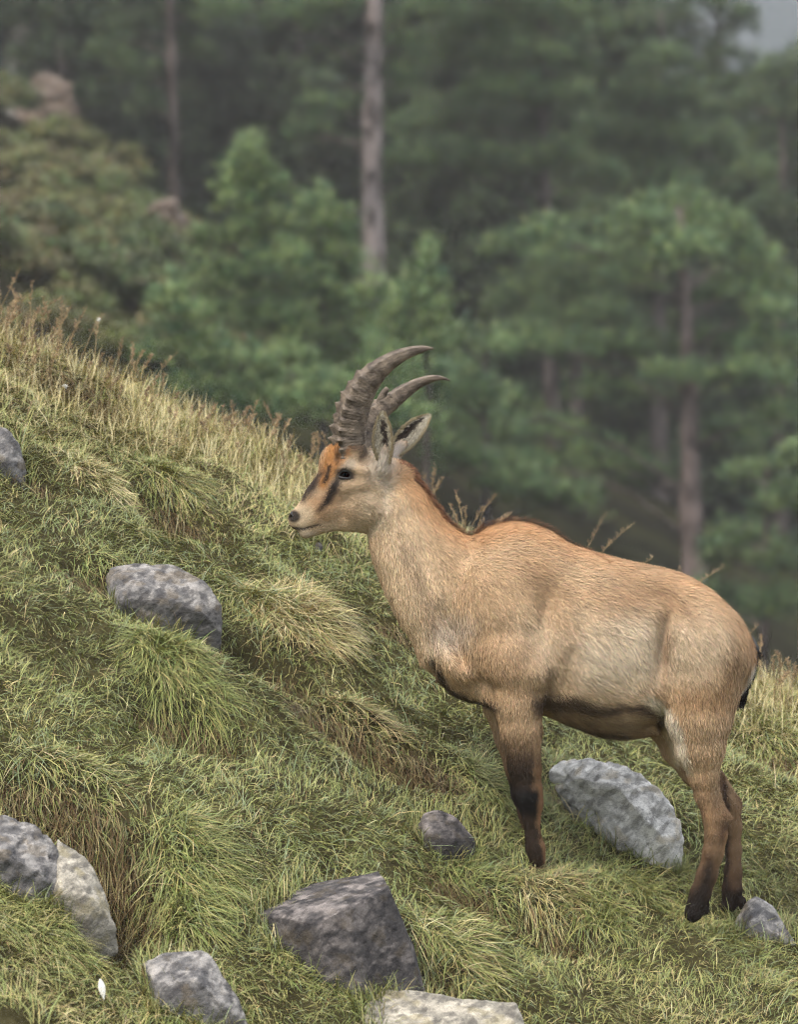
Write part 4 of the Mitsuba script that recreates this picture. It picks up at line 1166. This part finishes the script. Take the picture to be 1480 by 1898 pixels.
# seed stalks on the brow -------------------------------------------------
def stalk(key, px, y, h, lean, rng, lab, grp):
    x = (px - 740) * S * (D + y) / D
    g = float(hill(np.array([x]), np.array([y]))[0])
    s = np.linspace(0, 1, 9)
    side = rng.normal(0, .25)
    P = np.stack([x + lean * h * s ** 2 + .01 * np.sin(s * 5 + rng.uniform(0, 6)), y + side * h * s ** 2, g - .01 + h * s * (1 - .08 * abs(lean))], 1)
    tone = rng.uniform(.75, 1.2)
    v0, f0 = tube(P, np.linspace(.0019, .0009, 9), 5)
    scene[key + '__stem'] = mikit.ply((v0, f0), 'grass_blade', smooth=True, color=np.tile(lin(172, 150, 112) * tone * .65, (len(v0), 1)))
    # panicle: short branchlets of spikelets over the upper third
    n = int(rng.integers(26, 46)); u = rng.uniform(.66, 1.0, n)
    base = np.stack([np.interp(u, s, P[:, i]) for i in range(3)], 1)
    a = rng.uniform(0, 2 * np.pi, n)
    d = unit(np.stack([np.cos(a) + .6 * lean, np.sin(a), rng.uniform(.7, 1.9, n)], 1))
    L = rng.uniform(.010, .030, n) * (1.15 - u * .7 + .25)
    w = unit(np.cross(d, rng.normal(0, 1, (n, 3)))) * rng.uniform(.0011, .0023, (n, 1))
    w2 = np.cross(d, w)
    mid = base + d * (L * .65)[:, None]
    V = np.stack([base, mid + w, mid - w * .5 + w2, mid - w * .5 - w2, base + d * L[:, None]], 1).reshape(-1, 3)
    b = np.arange(n)[:, None] * 5
    Fc = np.concatenate([b + q for q in ([0, 1, 2], [0, 2, 3], [0, 3, 1], [4, 2, 1], [4, 3, 2], [4, 1, 3])])
    cc = np.repeat(np.where(rng.random((n, 1)) < .5, lin(184, 160, 124), lin(142, 116, 92)) * rng.uniform(.5, .85, (n, 1)) * tone, 5, 0)
    scene[key + '__seed_head'] = mikit.ply((V, Fc), 'grass_blade', color=cc)
    tag(key, lab, 'grass stalk', grp)


rs = np.random.default_rng(12)
LAB = 'dry straw coloured grass stalk with a seed head standing on the skyline of the slope'
GRP = 'seed stalks along the skyline of the slope'
si_ = 0
CL = [(6, 9, .26), (45, 8, .27), (112, 9, .30), (80, 6, .22), (170, 6, .24), (215, 4, .20), (265, 8, .22), (310, 4, .18), (360, 5, .2), (430, 6, .22), (445, 4, .2), (510, 7, .24), (560, 3, .18), (590, 6, .22), (470, 4, .16), (20, 4, .2)]
for px, n, h in CL:
    for _ in range(n):
        stalk('grass_stalk' + (f'_{si_:03d}' if si_ else ''), px + rs.normal(0, 15), rs.uniform(2.05, 2.75), h * rs.uniform(.5, 1.15), rs.normal(.12, .22), rs, LAB, GRP); si_ += 1
LAB2 = 'seed stalk rising behind the neck and back of the ibex'
for px, n, h in [(790, 4, .26), (850, 5, .26), (890, 3, .22), (935, 2, .22), (1065, 2, .36), (1095, 3, .36), (1220, 2, .38), (1360, 2, .30), (700, 4, .2), (650, 4, .18)]:
    for _ in range(n):
        stalk(f'grass_stalk_{si_:03d}', px + rs.normal(0, 14), rs.uniform(1.9, 2.7), h * rs.uniform(.7, 1.1), rs.normal(.25, .25), rs, LAB2, 'seed stalks behind the ibex'); si_ += 1
LAB3 = 'seed stalk in the tall dry grass at the right edge behind the hind legs'
for px in (1405, 1412, 1420, 1436, 1440, 1455, 1462, 1470, 1478, 1485, 1430, 1448):
    stalk(f'grass_stalk_{si_:03d}', px + rs.normal(0, 5), rs.uniform(1.9, 2.7), rs.uniform(.13, .24), rs.normal(.1, .2), rs, LAB3, 'seed stalks at the right edge'); si_ += 1


# feather and seed fluff ------------------------------------------------------
def leafy(c, L, w, ang, key, lab, cat, mat):
    n = 14
    s = np.linspace(0, 1, n); hw = w * np.sin(np.pi * np.clip(s, .02, .98) ** .8)
    V = []
    for sg, th in ((-1, 0), (0, .006), (1, 0)):
        V.append(np.stack([s * L - L / 2, sg * hw, th * np.sin(np.pi * s) + .006 * s ** 2 + 0 * s], 1))
    top = np.concatenate(V); bot = top - [0, 0, .0012]
    f = []
    for k in (0, 1):
        for i in range(n - 1):
            a = k * n + i; b = a + n
            f += [[a, a + 1, b + 1], [a, b + 1, b]]
    f = np.array(f); f = np.vstack([f, f[:, ::-1] + 3 * n])
    R = trimesh.transformations.euler_matrix(1.0, .15, ang)[:3, :3]
    scene[key] = mikit.ply((np.vstack([top, bot]) @ R.T + c, f), mat, smooth=40)
    tag(key, lab, cat)


def upon(px, py, up):
    c = hit(px, py + 8, hill); return c + [0, -.03, up]


c = upon(191, 1852, .045)
q = np.eye(4)
leafy(np.zeros(3), .062, .010, 0, 'feather', 'small white feather lying on the grass at the lower left', 'feather', 'down')
fe = scene['feather']; fe['to_world'] = T().translate([float(x) for x in c]).rotate([0, 1, 0], 72).rotate([1, 0, 0], 40)
for key, px, y, dz, lab in (('seed_fluff', 183, 2.5, .25, 'white tuft of seed fluff caught on a stalk at the upper left skyline'), ('seed_fluff_001', 121, 1.9, .09, 'white speck of seed fluff in the dry grass at the left')):
    x = (px - 740) * S * (D + y) / D
    g = float(hill(np.array([x]), np.array([y]))[0])
    rf = np.random.default_rng(px)
    d = unit(rf.normal(0, 1, (60, 3))); w = unit(np.cross(d, rf.normal(0, 1, (60, 3)))) * .0016
    L = rf.uniform(.006, .015, (60, 1))
    V = np.stack([0 * d - w, w, d * L], 1).reshape(-1, 3) + [x, y, g + dz]
    scene[key] = mikit.ply((V, np.arange(180).reshape(-1, 3)), 'down'); tag(key, lab, 'seed fluff')
# ------------------------------------------------------------------ the wood behind
def at_far(px, y):
    """the place on the forest floor at distance y behind the animal, on the photograph's vertical px"""
    x = (px - 740) * S * (D + y) / D
    return x, float(ground(np.array([x]), np.array([float(y)]))[0])


def z_of(py, y):
    return (949 - py) * S * (D + y) / D


def sprays(cen, size, n_each, rng, col, flat=.55, outward=None, length=.26, width=.05):
    """leafy tufts: short blades fanning up and outwards from each centre"""
    m = len(cen); n = m * n_each
    c = np.repeat(cen, n_each, 0); sz = np.repeat(size, n_each)
    d = rng.normal(0, 1, (n, 3)); d = unit(d)
    r = rng.random((n, 1)) ** .45
    off = d * r * sz[:, None] * [1, 1, flat]
    o = np.zeros((n, 3)) if outward is None else np.repeat(outward, n_each, 0)
    ax = unit(d * [1, 1, .6] + o * .9 + [0, 0, .45] + rng.normal(0, .35, (n, 3)))
    L = length * rng.uniform(.6, 1.3, n)[:, None]
    sd = unit(np.cross(ax, rng.normal(0, 1, (n, 3)))) * width * rng.uniform(.6, 1.3, (n, 1))
    p = c + off
    V = np.stack([p - sd, p + sd, p + ax * L], 1).reshape(-1, 3)
    Fc = np.arange(n * 3).reshape(-1, 3)
    nn = unit(d * .9 + [0, 0, .45] + rng.normal(0, .25, (n, 3)))
    cc = np.repeat(col, n_each, 0) * rng.uniform(.65, 1.35, (n, 1)) * rng.normal(1, .06, (n, 3)).clip(.8, 1.2)
    cc = cc * .70 
    return V, Fc, np.repeat(nn, 3, 0), np.repeat(cc, 3, 0)


NEEDLE, NEEDLE_Y, NEEDLE_D = lin(82, 104, 66), lin(104, 120, 74), lin(58, 82, 56)


def trunk_mesh(x, y, z0, h, r, bend, rng, top=.25, far=False):
    s = np.linspace(0, 1, 16 if far else 40)
    P = np.stack([x + bend * s ** 1.5 + .08 * np.sin(s * 7 + rng.uniform(0, 6)) * r * 2, y + 0 * s + .1 * np.sin(s * 5), z0 - .6 + (h + .6) * s], 1)
    rad = r * (1 - (1 - top) * s) * (1 + .25 * np.exp(-s * 22))
    v, f = tube(P, rad, 7 if far else 18)
    nz = meshkit.fbm(v * [3.5, 3.5, 1.3], 4, int(rng.integers(99))) - .5
    ax = np.stack([np.interp(v[:, 2], P[:, 2], P[:, i]) for i in range(3)], 1)
    v = v + unit((v - ax) * [1, 1, 0] + 1e-9) * (nz * r * .5)[:, None]
    return v, f, P, rad


def branch_path(P, z, az, L, rise, rng, n=7):
    b = np.array([np.interp(z, P[:, 2], P[:, i]) for i in range(3)])
    s = np.linspace(0, 1, n)
    d = np.array([math.cos(az), math.sin(az), 0])
    return b + d * (L * s)[:, None] + np.array([0, 0, 1.]) * (rise * L * s + .12 * L * np.sin(s * 3) * rng.normal(0, .6))[:, None]


def pine(key, px, y, h, r, label, zc0, zc1, reach, rng, whorls=7, per=5, tufts=9, n_each=30, bend=0., tone=1.0, dead=(), bare=False, group=None, tuft=.42, shape=0, length=.26, width=.05, cat='pine tree'):
    """trunk, limbs and a layered crown between heights zc0 and zc1 (world z)"""
    x, z0 = at_far(px, y)
    v, f, P, rad = trunk_mesh(x, y, z0, h, r, bend, rng, far=True)
    scene[key + '__trunk'] = mikit.ply((v, f), 'bark', smooth=60)
    cen, size, out, limbs = [], [], [], []
    for k in range(whorls):
        u = (k + rng.uniform(.2, .8)) / whorls
        z = zc0 + (zc1 - zc0) * u
        L0 = reach * ((1 - .85 * u) if shape == 0 else (1 - .55 * u ** 2) * (.65 + .35 * math.sin(math.pi * min(1, u + .25))))
        a0 = rng.uniform(0, 6.28)
        for j in range(per):
            az = a0 + j * 2 * math.pi / per + rng.normal(0, .35)
            L = L0 * rng.uniform(.6, 1.12)
            bp = branch_path(P, z + rng.normal(0, .15), az, L, rng.uniform(.02, .35), rng)
            limbs.append(tube(bp[::3], np.linspace(max(.035, L * .02), .012, 3), 3))
            for _ in range(tufts):
                w = rng.random() ** .6 * .85 + .15
                q = np.array([np.interp(w, np.linspace(0, 1, len(bp)), bp[:, i]) for i in range(3)])
                q += [rng.normal(0, .22) * L * .5, rng.normal(0, .22) * L * .5, rng.uniform(.0, .3) + .03 * L]
                cen.append(q); size.append(tuft * rng.uniform(.7, 1.35)); out.append([math.cos(az), math.sin(az), .1])
    for _ in range(5 if not bare else 0):                              # leader
        cen.append([P[-1, 0] + rng.normal(0, .15), P[-1, 1] + rng.normal(0, .15), zc1 + rng.uniform(-.3, .5)]); size.append(tuft * .8); out.append([0, 0, 1])
    cen, size, out = np.array(cen), np.array(size), np.array(out)
    mixc = rng.random((len(cen), 1))
    low = np.clip((cen[:, 2:3] - zc0) / max(zc1 - zc0, .1), 0, 1)
    col = (NEEDLE * (1 - mixc) + np.where(rng.random((len(cen), 1)) < .5, NEEDLE_Y, NEEDLE_D) * mixc) * tone
    scene[key + '__crown'] = crown(cen, size, n_each, rng, col, out, length, width)
    v, f = join(limbs)
    scene[key + '__branches'] = mikit.ply((v, f), 'bark', smooth=True); labels[key + '__branches'] = {'kind': 'stuff'}
    labels[key + '__crown'] = {'kind': 'stuff'}
    for i_, (pz, az, L, rise, rr) in enumerate(dead):
        bp = branch_path(P, z_of(pz, y), az, L, rise, rng)
        v, f = tube(bp, np.linspace(rr, rr * .35, len(bp)), 7)
        scene[key + '__dead_branch' + (f'_{i_:03d}' if i_ else '')] = mikit.ply((v, f), 'bark', smooth=True)
    tag(key, label, cat, group)


def crown(cen, size, n_each, rng, col, out, length, width):
    V, Fc, N, C = sprays(cen, size, n_each, np.random.default_rng(int(rng.integers(1 << 30))), col, outward=out, length=length, width=width)
    return ply_n(V, Fc, N, 'foliage', C)


rt = np.random.default_rng(2024)
Z = z_of
PIN = math.pi

def lobed(key, px, y, h, r, bend, label, lobes, rng, tone=1.0, dead=(), tuft=.26, length=.15, width=.017, dense=1.0, spread_y=1.0, cat='pine tree', yellow=.35, front=True):
    """a tree whose limbs each carry a flat cushion of needles: (photo x, photo y, half width, half height in photo pixels[, 1 = in front])"""
    x, z0 = at_far(px, y)
    v, f, P, rad = trunk_mesh(x, y, z0, h, r, bend, rng)
    scene[key + '__trunk'] = mikit.ply((v, f), 'bark_pale' if key == 'pine_tree' else 'bark_red' if key == 'pine_tree_001' else 'bark', smooth=60)
    cen, size, out, limbs, tint = [], [], [], [], []
    for lb in lobes:
        k = S * (D + y) / D
        lx, lz, rx, rz = (lb[0] - 740) * k, (949 - lb[1]) * k, lb[2] * k, lb[3] * k
        ly = y + (rng.choice([-1, 1]) * rng.uniform(.3, 1.4) * spread_y if abs(lx - x) > rx + .2 else (-1.0 if len(lb) > 4 or (front and rng.random() < .8) else 1.0) * rng.uniform(.6, 1.3) * spread_y)
        zb = np.clip(lz - .35 * abs(lx - x) - .2, P[0, 2] + .5, P[-1, 2] - .1)
        b = np.array([np.interp(zb, P[:, 2], P[:, i]) for i in range(3)])
        s_ = np.linspace(0, 1, 7)[:, None]
        e = np.array([lx, ly, lz - rz * .5])
        bp = b + (e - b) * s_ + np.array([0, 0, 1.]) * (.12 * np.linalg.norm(e - b) * np.sin(s_ * np.pi))
        limbs.append(tube(bp[::2], np.linspace(.05, .015, 4), 4))
        n = max(14, int(300 * rx * max(rz, .3) * dense * (60 / y if y > 60 else 1)))
        a, q = rng.uniform(0, 6.28, n), np.sqrt(rng.random(n))
        dome = np.sqrt(np.clip(1 - q ** 2, 0, 1))
        lump = meshkit.noise(np.stack([np.cos(a) * q * 2.2 + lx, np.sin(a) * q * 2.2 + ly, 0 * q + lz], -1), 5)
        keepn = meshkit.noise(np.stack([np.cos(a) * q * rx * 2.0 + lx * 3, np.sin(a) * q * rx * 2.0, 0 * q + lz * 3], -1), 8)
        q = np.where(keepn < .36, q * .5 + .5 * rng.random(n) ** 2, q)
        cen.append(np.stack([lx + rx * q * np.cos(a) * 1.05, ly + rx * .8 * q * np.sin(a), lz - rz * .6 + rz * 2.2 * dome * (.35 + .9 * lump) * rng.uniform(.5, 1, n) + rng.normal(0, .10, n)], 1))
        o = np.stack([np.cos(a) * q, np.sin(a) * q, .3 + 0 * a], 1); out.append(o)
        size.append(np.full(n, tuft) * rng.uniform(.45, 1.3, n))
        tint.append(np.full(n, rng.uniform(.85, 1.15)))
        for _ in range(4):
            j = rng.integers(n); limbs.append(tube(np.linspace(bp[4], cen[-1][j], 4), [.02, .015, .01, .006], 3))
    cen, size, out, tint = np.concatenate(cen), np.concatenate(size), np.concatenate(out), np.concatenate(tint)
    m = rng.random((len(cen), 1))
    col = np.where(m < yellow, NEEDLE_Y, np.where(m > .75, NEEDLE_D, NEEDLE)) * tone * tint[:, None]
    scene[key + '__crown'] = crown(cen, size, 17, rng, col, out, length, width)
    v, f = join(limbs)
    scene[key + '__branches'] = mikit.ply((v, f), 'bark', smooth=True); labels[key + '__branches'] = {'kind': 'stuff'}
    labels[key + '__crown'] = {'kind': 'stuff'}
    for i_, (pz, az, L, rise, rr) in enumerate(dead):
        bp = branch_path(P, z_of(pz, y), az, L, rise, rng)
        v, f = tube(bp, np.linspace(rr, rr * .35, len(bp)), 7)
        scene[key + '__dead_branch' + (f'_{i_:03d}' if i_ else '')] = mikit.ply((v, f), 'bark', smooth=True)
    tag(key, label, cat)


LO = {}
LO['mid'] = [(740, 80, 50, 28), (800, 30, 60, 36), (620, 20, 45, 26), (640, 190, 40, 20), (570, 235, 48, 22), (600, 210, 30, 18), (690, -120, 160, 60), (560, -90, 120, 50), (820, -90, 120, 50), (420, 30, 50, 20), (540, 35, 50, 24), (740, 140, 30, 20)]
LO['big'] = [(1265, 375, 75, 34), (1180, 425, 70, 32), (1085, 470, 95, 26), (1345, 425, 66, 36), (1400, 475, 55, 34), (1010, 450, 40, 26), (1290, 440, 70, 34), (1350, 545, 80, 26), (1430, 530, 60, 30), (1080, 640, 125, 30), (960, 640, 75, 28),
             (1185, 640, 60, 26), (1350, 635, 80, 28), (1430, 640, 60, 34), (1255, 698, 65, 20, 1), (1262, 480, 70, 30, 1), (1150, 722, 90, 22), (1390, 700, 60, 24), (1100, 855, 90, 28), (1200, 880, 55, 20), (900, 765, 70, 32), (1010, 800, 85, 26), (1370, 800, 60, 30), (1440, 770, 50, 34), (950, 860, 70, 26), (1160, 520, 60, 28), (1420, 590, 40, 24)]
LO['wide'] = [(1000, 40, 90, 38), (900, 60, 80, 34), (1080, 25, 60, 36), (965, 110, 90, 32), (1060, 120, 70, 36), (840, 95, 60, 32), (790, 215, 60, 24), (870, 215, 60, 24), (930, 180, 80, 30), (1035, 190, 60, 28), (760, 305, 60, 24), (850, 300, 80, 26), (960, 310, 80, 22), (1040, 297, 55, 22), (1110, 320, 50, 20), (900, -30, 120, 40), (1030, -50, 120, 40)]
LO['round'] = [(1220, 128, 58, 30), (1175, 190, 55, 32), (1260, 195, 55, 32), (1150, 262, 60, 32), (1235, 265, 65, 32), (1330, 270, 58, 36), (1200, 330, 75, 36), (1315, 340, 60, 32), (1110, 250, 50, 28), (1140, 400, 70, 30), (1390, 330, 40, 30)]
LO['dark'] = [(1240, 35, 60, 36), (1305, 25, 55, 36), (1368, 55, 26, 42), (1270, 95, 75, 36), (1345, 120, 50, 32), (1200, 5, 50, 28), (1310, 165, 55, 28), (1250, -40, 70, 30), (1390, 20, 16, 20), (1220, 170, 50, 30), (1370, 180, 40, 30)]
LO['edge'] = [(1440, 145, 55, 26), (1400, 190, 45, 30), (1475, 200, 45, 36), (1430, 260, 55, 36), (1470, 330, 55, 36), (1420, 400, 50, 36), (1475, 450, 45, 36), (1480, 560, 50, 36), (1480, 680, 40, 36), (1500, 130, 50, 30), (1520, 280, 50, 40)]
LO['slim'] = [(940, 465, 42, 36), (955, 560, 55, 36), (1010, 540, 60, 30), (1090, 530, 50, 26), (1120, 590, 60, 22), (1030, 600, 60, 24), (985, 600, 40, 24), (1055, 450, 50, 30)]
LO['thin'] = [(215, 60, 50, 24), (205, 110, 40, 28), (250, 140, 40, 26), (300, 20, 60, 24), (380, 10, 50, 24), (360, 90, 40, 22), (270, 195, 40, 24), (240, -50, 120, 40), (390, -50, 120, 40)]
LO['low'] = [(1385, 1000, 68, 26), (1440, 930, 55, 28), (1350, 1030, 40, 20), (1450, 1040, 50, 26), (1400, 880, 50, 22), (1465, 850, 40, 24), (1340, 1120, 60, 30), (1430, 1120, 60, 30)]
LO['low2'] = [(880, 745, 55, 28), (860, 690, 40, 26), (830, 640, 50, 24), (910, 800, 60, 30), (850, 850, 60, 30), (960, 900, 70, 28), (780, 720, 60, 30), (1050, 920, 60, 24)]
pine_args = [
    ('pine_tree', 696, 66, 17, .29, -.25, 'tall pine with a bare pale trunk rising above the young pines in the middle', 'mid', 1.0, [(262, PIN, 1.25, .06, .06), (160, PIN * .95, .95, .15, .05), (95, .2, .5, .25, .05), (360, .1, .45, .4, .04), (90, 2.9, .9, -.05, .045)]),
    ('pine_tree_001', 1292, 58, 8.9, .28, -.36, 'broad layered pine with a reddish trunk standing behind the rump of the ibex', 'big', 1.3, [(545, PIN * .93, 1.0, .35, .05), (540, .35, .9, .8, .055), (640, .1, .6, .25, .035)]),
    ('pine_tree_002', 1022, 70, 12, .24, -.3, 'wide crowned pine right of the bare trunk reaching the top edge of the picture', 'wide', 1.0, []),
    ('pine_tree_003', 1225, 74, 12, .24, 0, 'pine with a rounded top in front of the misty mountain at upper right', 'round', 1.0, []),
    ('pine_tree_004', 1320, 86, 6, .22, .2, 'dark pine against the misty mountain at the top right', 'dark', .75, []),
    ('pine_tree_005', 1450, 80, 6, .24, 0, 'dark pine at the upper right edge below the misty corner', 'edge', .8, []),
    ('pine_tree_006', 1064, 66, 8, .2, .1, 'slender pine behind the broad layered pine on its left', 'slim', .95, []),
    ('pine_tree_007', 322, 71, 15, .15, -.3, 'thin dark trunked pine at the upper left', 'thin', .6, [(160, .15, .7, .1, .03), (60, PIN, .9, .05, .03)]),
    ('pine_tree_008', 1420, 50, 4, .12, 0, 'low green pine in the lower right corner of the wood behind the tail', 'low', 1.0, []),
    ('pine_tree_009', 900, 50, 4.2, .1, 0, 'low spreading pine in front of the dark gap right of the horns', 'low2', 1.05, [])]
for key, px, y, h, r, bend, lab, lo, tone, dead in pine_args:
    x, g = at_far(px, y)
    top = z_of(min(l[1] for l in LO[lo]) + 10, y) - g
    lobed(key, px, y, max(h, top) if lo not in ('big', 'low', 'low2', 'slim') else max(top, 1.5), r, bend, lab, LO[lo], rt, tone, dead, dense=1.7 if lo in ('wide', 'round', 'slim', 'edge', 'low', 'low2') else 1.35, front=lo not in ('big', 'mid', 'thin'))
# young pines in front of the bare trunk
YP = [('pointed young pine standing left of the bare trunk, the tallest of the saplings', 465, 46, [(463, 272, 13, 24), (466, 300, 26, 32), (452, 335, 34, 34), (482, 345, 46, 36), (470, 320, 36, 30), (440, 380, 42, 32), (500, 420, 55, 36), (430, 450, 60, 36), (400, 530, 80, 40), (500, 500, 70, 36), (450, 590, 90, 40), (525, 600, 60, 36)]),
      ('young bushy pine at the foot of the bare trunk', 600, 47, [(585, 390, 32, 26), (625, 422, 44, 26), (590, 470, 70, 36), (645, 500, 50, 32), (560, 540, 70, 36), (620, 570, 85, 36), (700, 560, 60, 32), (680, 620, 80, 36), (580, 640, 70, 40), (640, 700, 80, 36)]),
      ('narrow young pine right of the bare trunk beside the dark gap', 792, 45, [(794, 478, 16, 26), (785, 530, 38, 32), (758, 572, 46, 32), (803, 592, 32, 32), (780, 645, 48, 40), (735, 625, 50, 32), (800, 700, 45, 36)]),
      ('small young pine below the tallest sapling', 360, 44, [(350, 600, 60, 36), (330, 650, 70, 36), (420, 680, 90, 36), (370, 740, 90, 40), (460, 740, 70, 36), (320, 560, 30, 30)]),
      ('young pine at the foot of the saplings behind the horns', 690, 43, [(720, 680, 60, 36), (540, 690, 70, 36), (600, 740, 80, 40), (690, 760, 90, 40), (520, 760, 60, 36), (760, 780, 60, 36)])]
for i_, (lab, px, y, lo) in enumerate(YP):
    x, g = at_far(px, y)
    top = z_of(min(l[1] for l in lo) - 20, y) - g
    lobed('young_pine' + (f'_{i_:03d}' if i_ else ''), px, y, max(top, 1.0), .06, 0, lab, lo, rt, 1.35, (), tuft=.2, length=.13, width=.015, dense=1.5, spread_y=.6, cat='young pine', yellow=.5)

# dense wood further back, its shade put into a lower needle tone
BL = 'dark tall pine in the dense wood far behind'
bi = 10
for row, (y, n) in enumerate(((92, 11), (104, 11), (120, 12))):
    for k in range(n):
        px = -260 + (k + rt.uniform(.1, .9)) * (1560 if row < 2 else 1640) / n
        if px > 1240 - 20 * row:
            px = 1180 - rt.uniform(0, 300)
        x, g = at_far(px, y + rt.uniform(-4, 4))
        h = rt.uniform(13, 18)
        pine(f'pine_tree_{bi:03d}', px, y, h, rt.uniform(.14, .24), BL, g + 2.5 + rt.uniform(0, 2), g + h, rt.uniform(2.4, 3.2), rt, 8, 6, 5, 12, rt.normal(0, .3), .5, group='trees of the dense wood', tuft=.7, length=.42, width=.07)
        bi += 1


for k in range(12):
    px, y = -90 + 34 * k, rt.uniform(77, 90)
    x, g = at_far(px, y)
    h = rt.uniform(9, 14)
    pine(f'pine_tree_{bi:03d}', px, y, h, rt.uniform(.14, .2), BL, g + rt.uniform(.5, 2.5), g + h, rt.uniform(1.8, 2.6), rt, 9, 6, 6, 20, rt.normal(0, .3), .42, group='trees of the dense wood', tuft=.6, length=.30, width=.05)
    bi += 1
for k in range(20):
    px, y = 760 + 38 * k, rt.uniform(80, 88)
    x, g = at_far(px, y)
    h = z_of(rt.uniform(-150, 120) if px < 1180 else rt.uniform(130, 230), y) - g
    pine(f'pine_tree_{bi:03d}', px, y, h, rt.uniform(.14, .2), BL, g + rt.uniform(.2, 1.0), g + h, rt.uniform(1.5, 2.1), rt, 13, 6, 6, 22, rt.normal(0, .2), .5, group='trees of the dense wood', tuft=.6, length=.30, width=.05)
    bi += 1
for k in range(6):
    px, y = 560 + 40 * k, rt.uniform(88, 94)
    x, g = at_far(px, y)
    h = rt.uniform(11, 14)
    pine(f'pine_tree_{bi:03d}', px, y, h, rt.uniform(.12, .18), BL, g + rt.uniform(.5, 1.5), g + h, rt.uniform(1.7, 2.3), rt, 10, 6, 6, 20, rt.normal(0, .2), .45, group='trees of the dense wood', tuft=.6, length=.30, width=.05)
    bi += 1
# young growth between the far trunks, needles darkened to stand for shade
UL = 'dark young conifer in the shade of the dense wood'
for k in range(34):
    px, y = -40 + 1300 * (k % 17 + rt.uniform(.1, .9)) / 17, (88 if k < 17 else 99) + rt.uniform(-4, 4)
    x, g = at_far(px, y)
    h = rt.uniform(3.5, 7)
    pine('dark_conifer' + (f'_{k:03d}' if k else ''), px, y, h, .09, UL, g + .3, g + h, rt.uniform(1.3, 1.9), rt, 8, 6, 5, 18, 0, .42, group='young conifers in the dense wood', tuft=.5, length=.28, width=.05, cat='conifer')

# shrubs on the left slope ---------------------------------------------------
def shrub(key, px, y, r, hgt, col, label, rng, n=90, group=None):
    x, g = at_far(px, y)
    a, q = rng.uniform(0, 6.28, n), np.sqrt(rng.random(n))
    cen = np.stack([x + r * q * np.cos(a), y + r * .8 * q * np.sin(a), g + hgt * (1 - q ** 2) * rng.uniform(.25, 1.0, n) + .1], 1)
    cl = col * rng.uniform(.7, 1.3, (n, 1)) * rng.normal(1, .12, (n, 3)).clip(.7, 1.3)
    scene[key + '__leaves'] = crown(cen, np.full(n, .24), 26, rng, cl, None, .11, .028)
    labels[key + '__leaves'] = {'kind': 'stuff'}
    st = []
    for _ in range(7):
        b = rng.uniform(0, 6.28); rr = rng.uniform(.2, .7) * r
        st.append(tube(np.array([[x, y, g - .2], [x + rr * .4 * math.cos(b), y + rr * .4 * math.sin(b), g + hgt * .4], [x + rr * math.cos(b), y + rr * math.sin(b), g + hgt * .75]]), [.03, .022, .01], 5))
    v, f = join(st)
    scene[key + '__stems'] = mikit.ply((v, f), 'bark', smooth=True)
    tag(key, label, 'shrub', group)


rb = np.random.default_rng(9)
OLIVE, OCHRE, SAGE = lin(98, 102, 60), lin(104, 102, 66), lin(82, 94, 58)
SHL = 'olive green shrub on the wooded slope at the left'
k_ = 0
for y, pxs in ((46, range(-60, 420, 60)), (53, range(-80, 420, 62)), (61, range(-80, 380, 66)), (66, range(-90, 340, 55)), (49, range(-90, 400, 50)), (57, range(-90, 380, 52)), (63, range(-110, 330, 52))):
    for px in pxs:
        col = (OLIVE, SAGE, OLIVE, OCHRE)[int(rb.integers(4))]
        shrub('shrub' + (f'_{k_:03d}' if k_ else ''), px + rb.uniform(-20, 20), y + rb.uniform(-3, 3), rb.uniform(.6, 1.0), rb.uniform(.35, .8), col, SHL, rb, 80, 'shrubs on the left slope'); k_ += 1

# pale outcrop at the upper left, among the trees
rk = np.random.default_rng(4)
for key, px, py, y, r, lab in (('crag', 90, 170, 78, .75, 'brownish crag among the trees at the upper left'), ('crag_001', 45, 70, 82, .5, 'small pale crag above the brownish one at the top left corner'), ('crag_002', 300, 395, 62, .4, 'reddish stone among the shrubs below the thin trunk')):
    x, zc = (px - 740) * S * (D + y) / D, Z(py, y)
    g = float(ground(np.array([x]), np.array([float(y)]))[0])
    P = rk.normal(0, 1, (11, 3)); P = unit(P) * rk.uniform(.55, 1.2, (11, 1)) * [r * 1.35, r, r * .75] + [x, y, zc]
    if zc > g:
        P = np.vstack([P, unit(rk.normal(0, 1, (12, 3))) * [r * 1.3, r * 1.2, .2] + [x, y, g - .2]])
    v, f = refine_hull(P, .07, 1, int(rk.integers(99)), .3)
    scene[key] = mikit.ply((v, f), 'pale_stone' if '1' in key else 'crag_stone', smooth=38); tag(key, lab, 'crag')
rock_mat('crag_stone', (116, 100, 88), (160, 148, 138), (70, 60, 56), (110, 98, 70), .8)

# ------------------------------------------------------------------ air
scene['mist'] = {'type': 'homogeneous', 'albedo': rgb((.95, .95, .95)), 'sigma_t': 0.00055}
scene['haze'] = {'type': 'cube', 'bsdf': {'type': 'null'}, 'interior': {'type': 'ref', 'id': 'mist'},
                 'to_world': T().translate([0, 230, 90]).scale([700, 320, 200])}
kind('haze', 'stuff', 'thin mist between the trees')
scene['camera']['medium'] = {'type': 'ref', 'id': 'mist'}
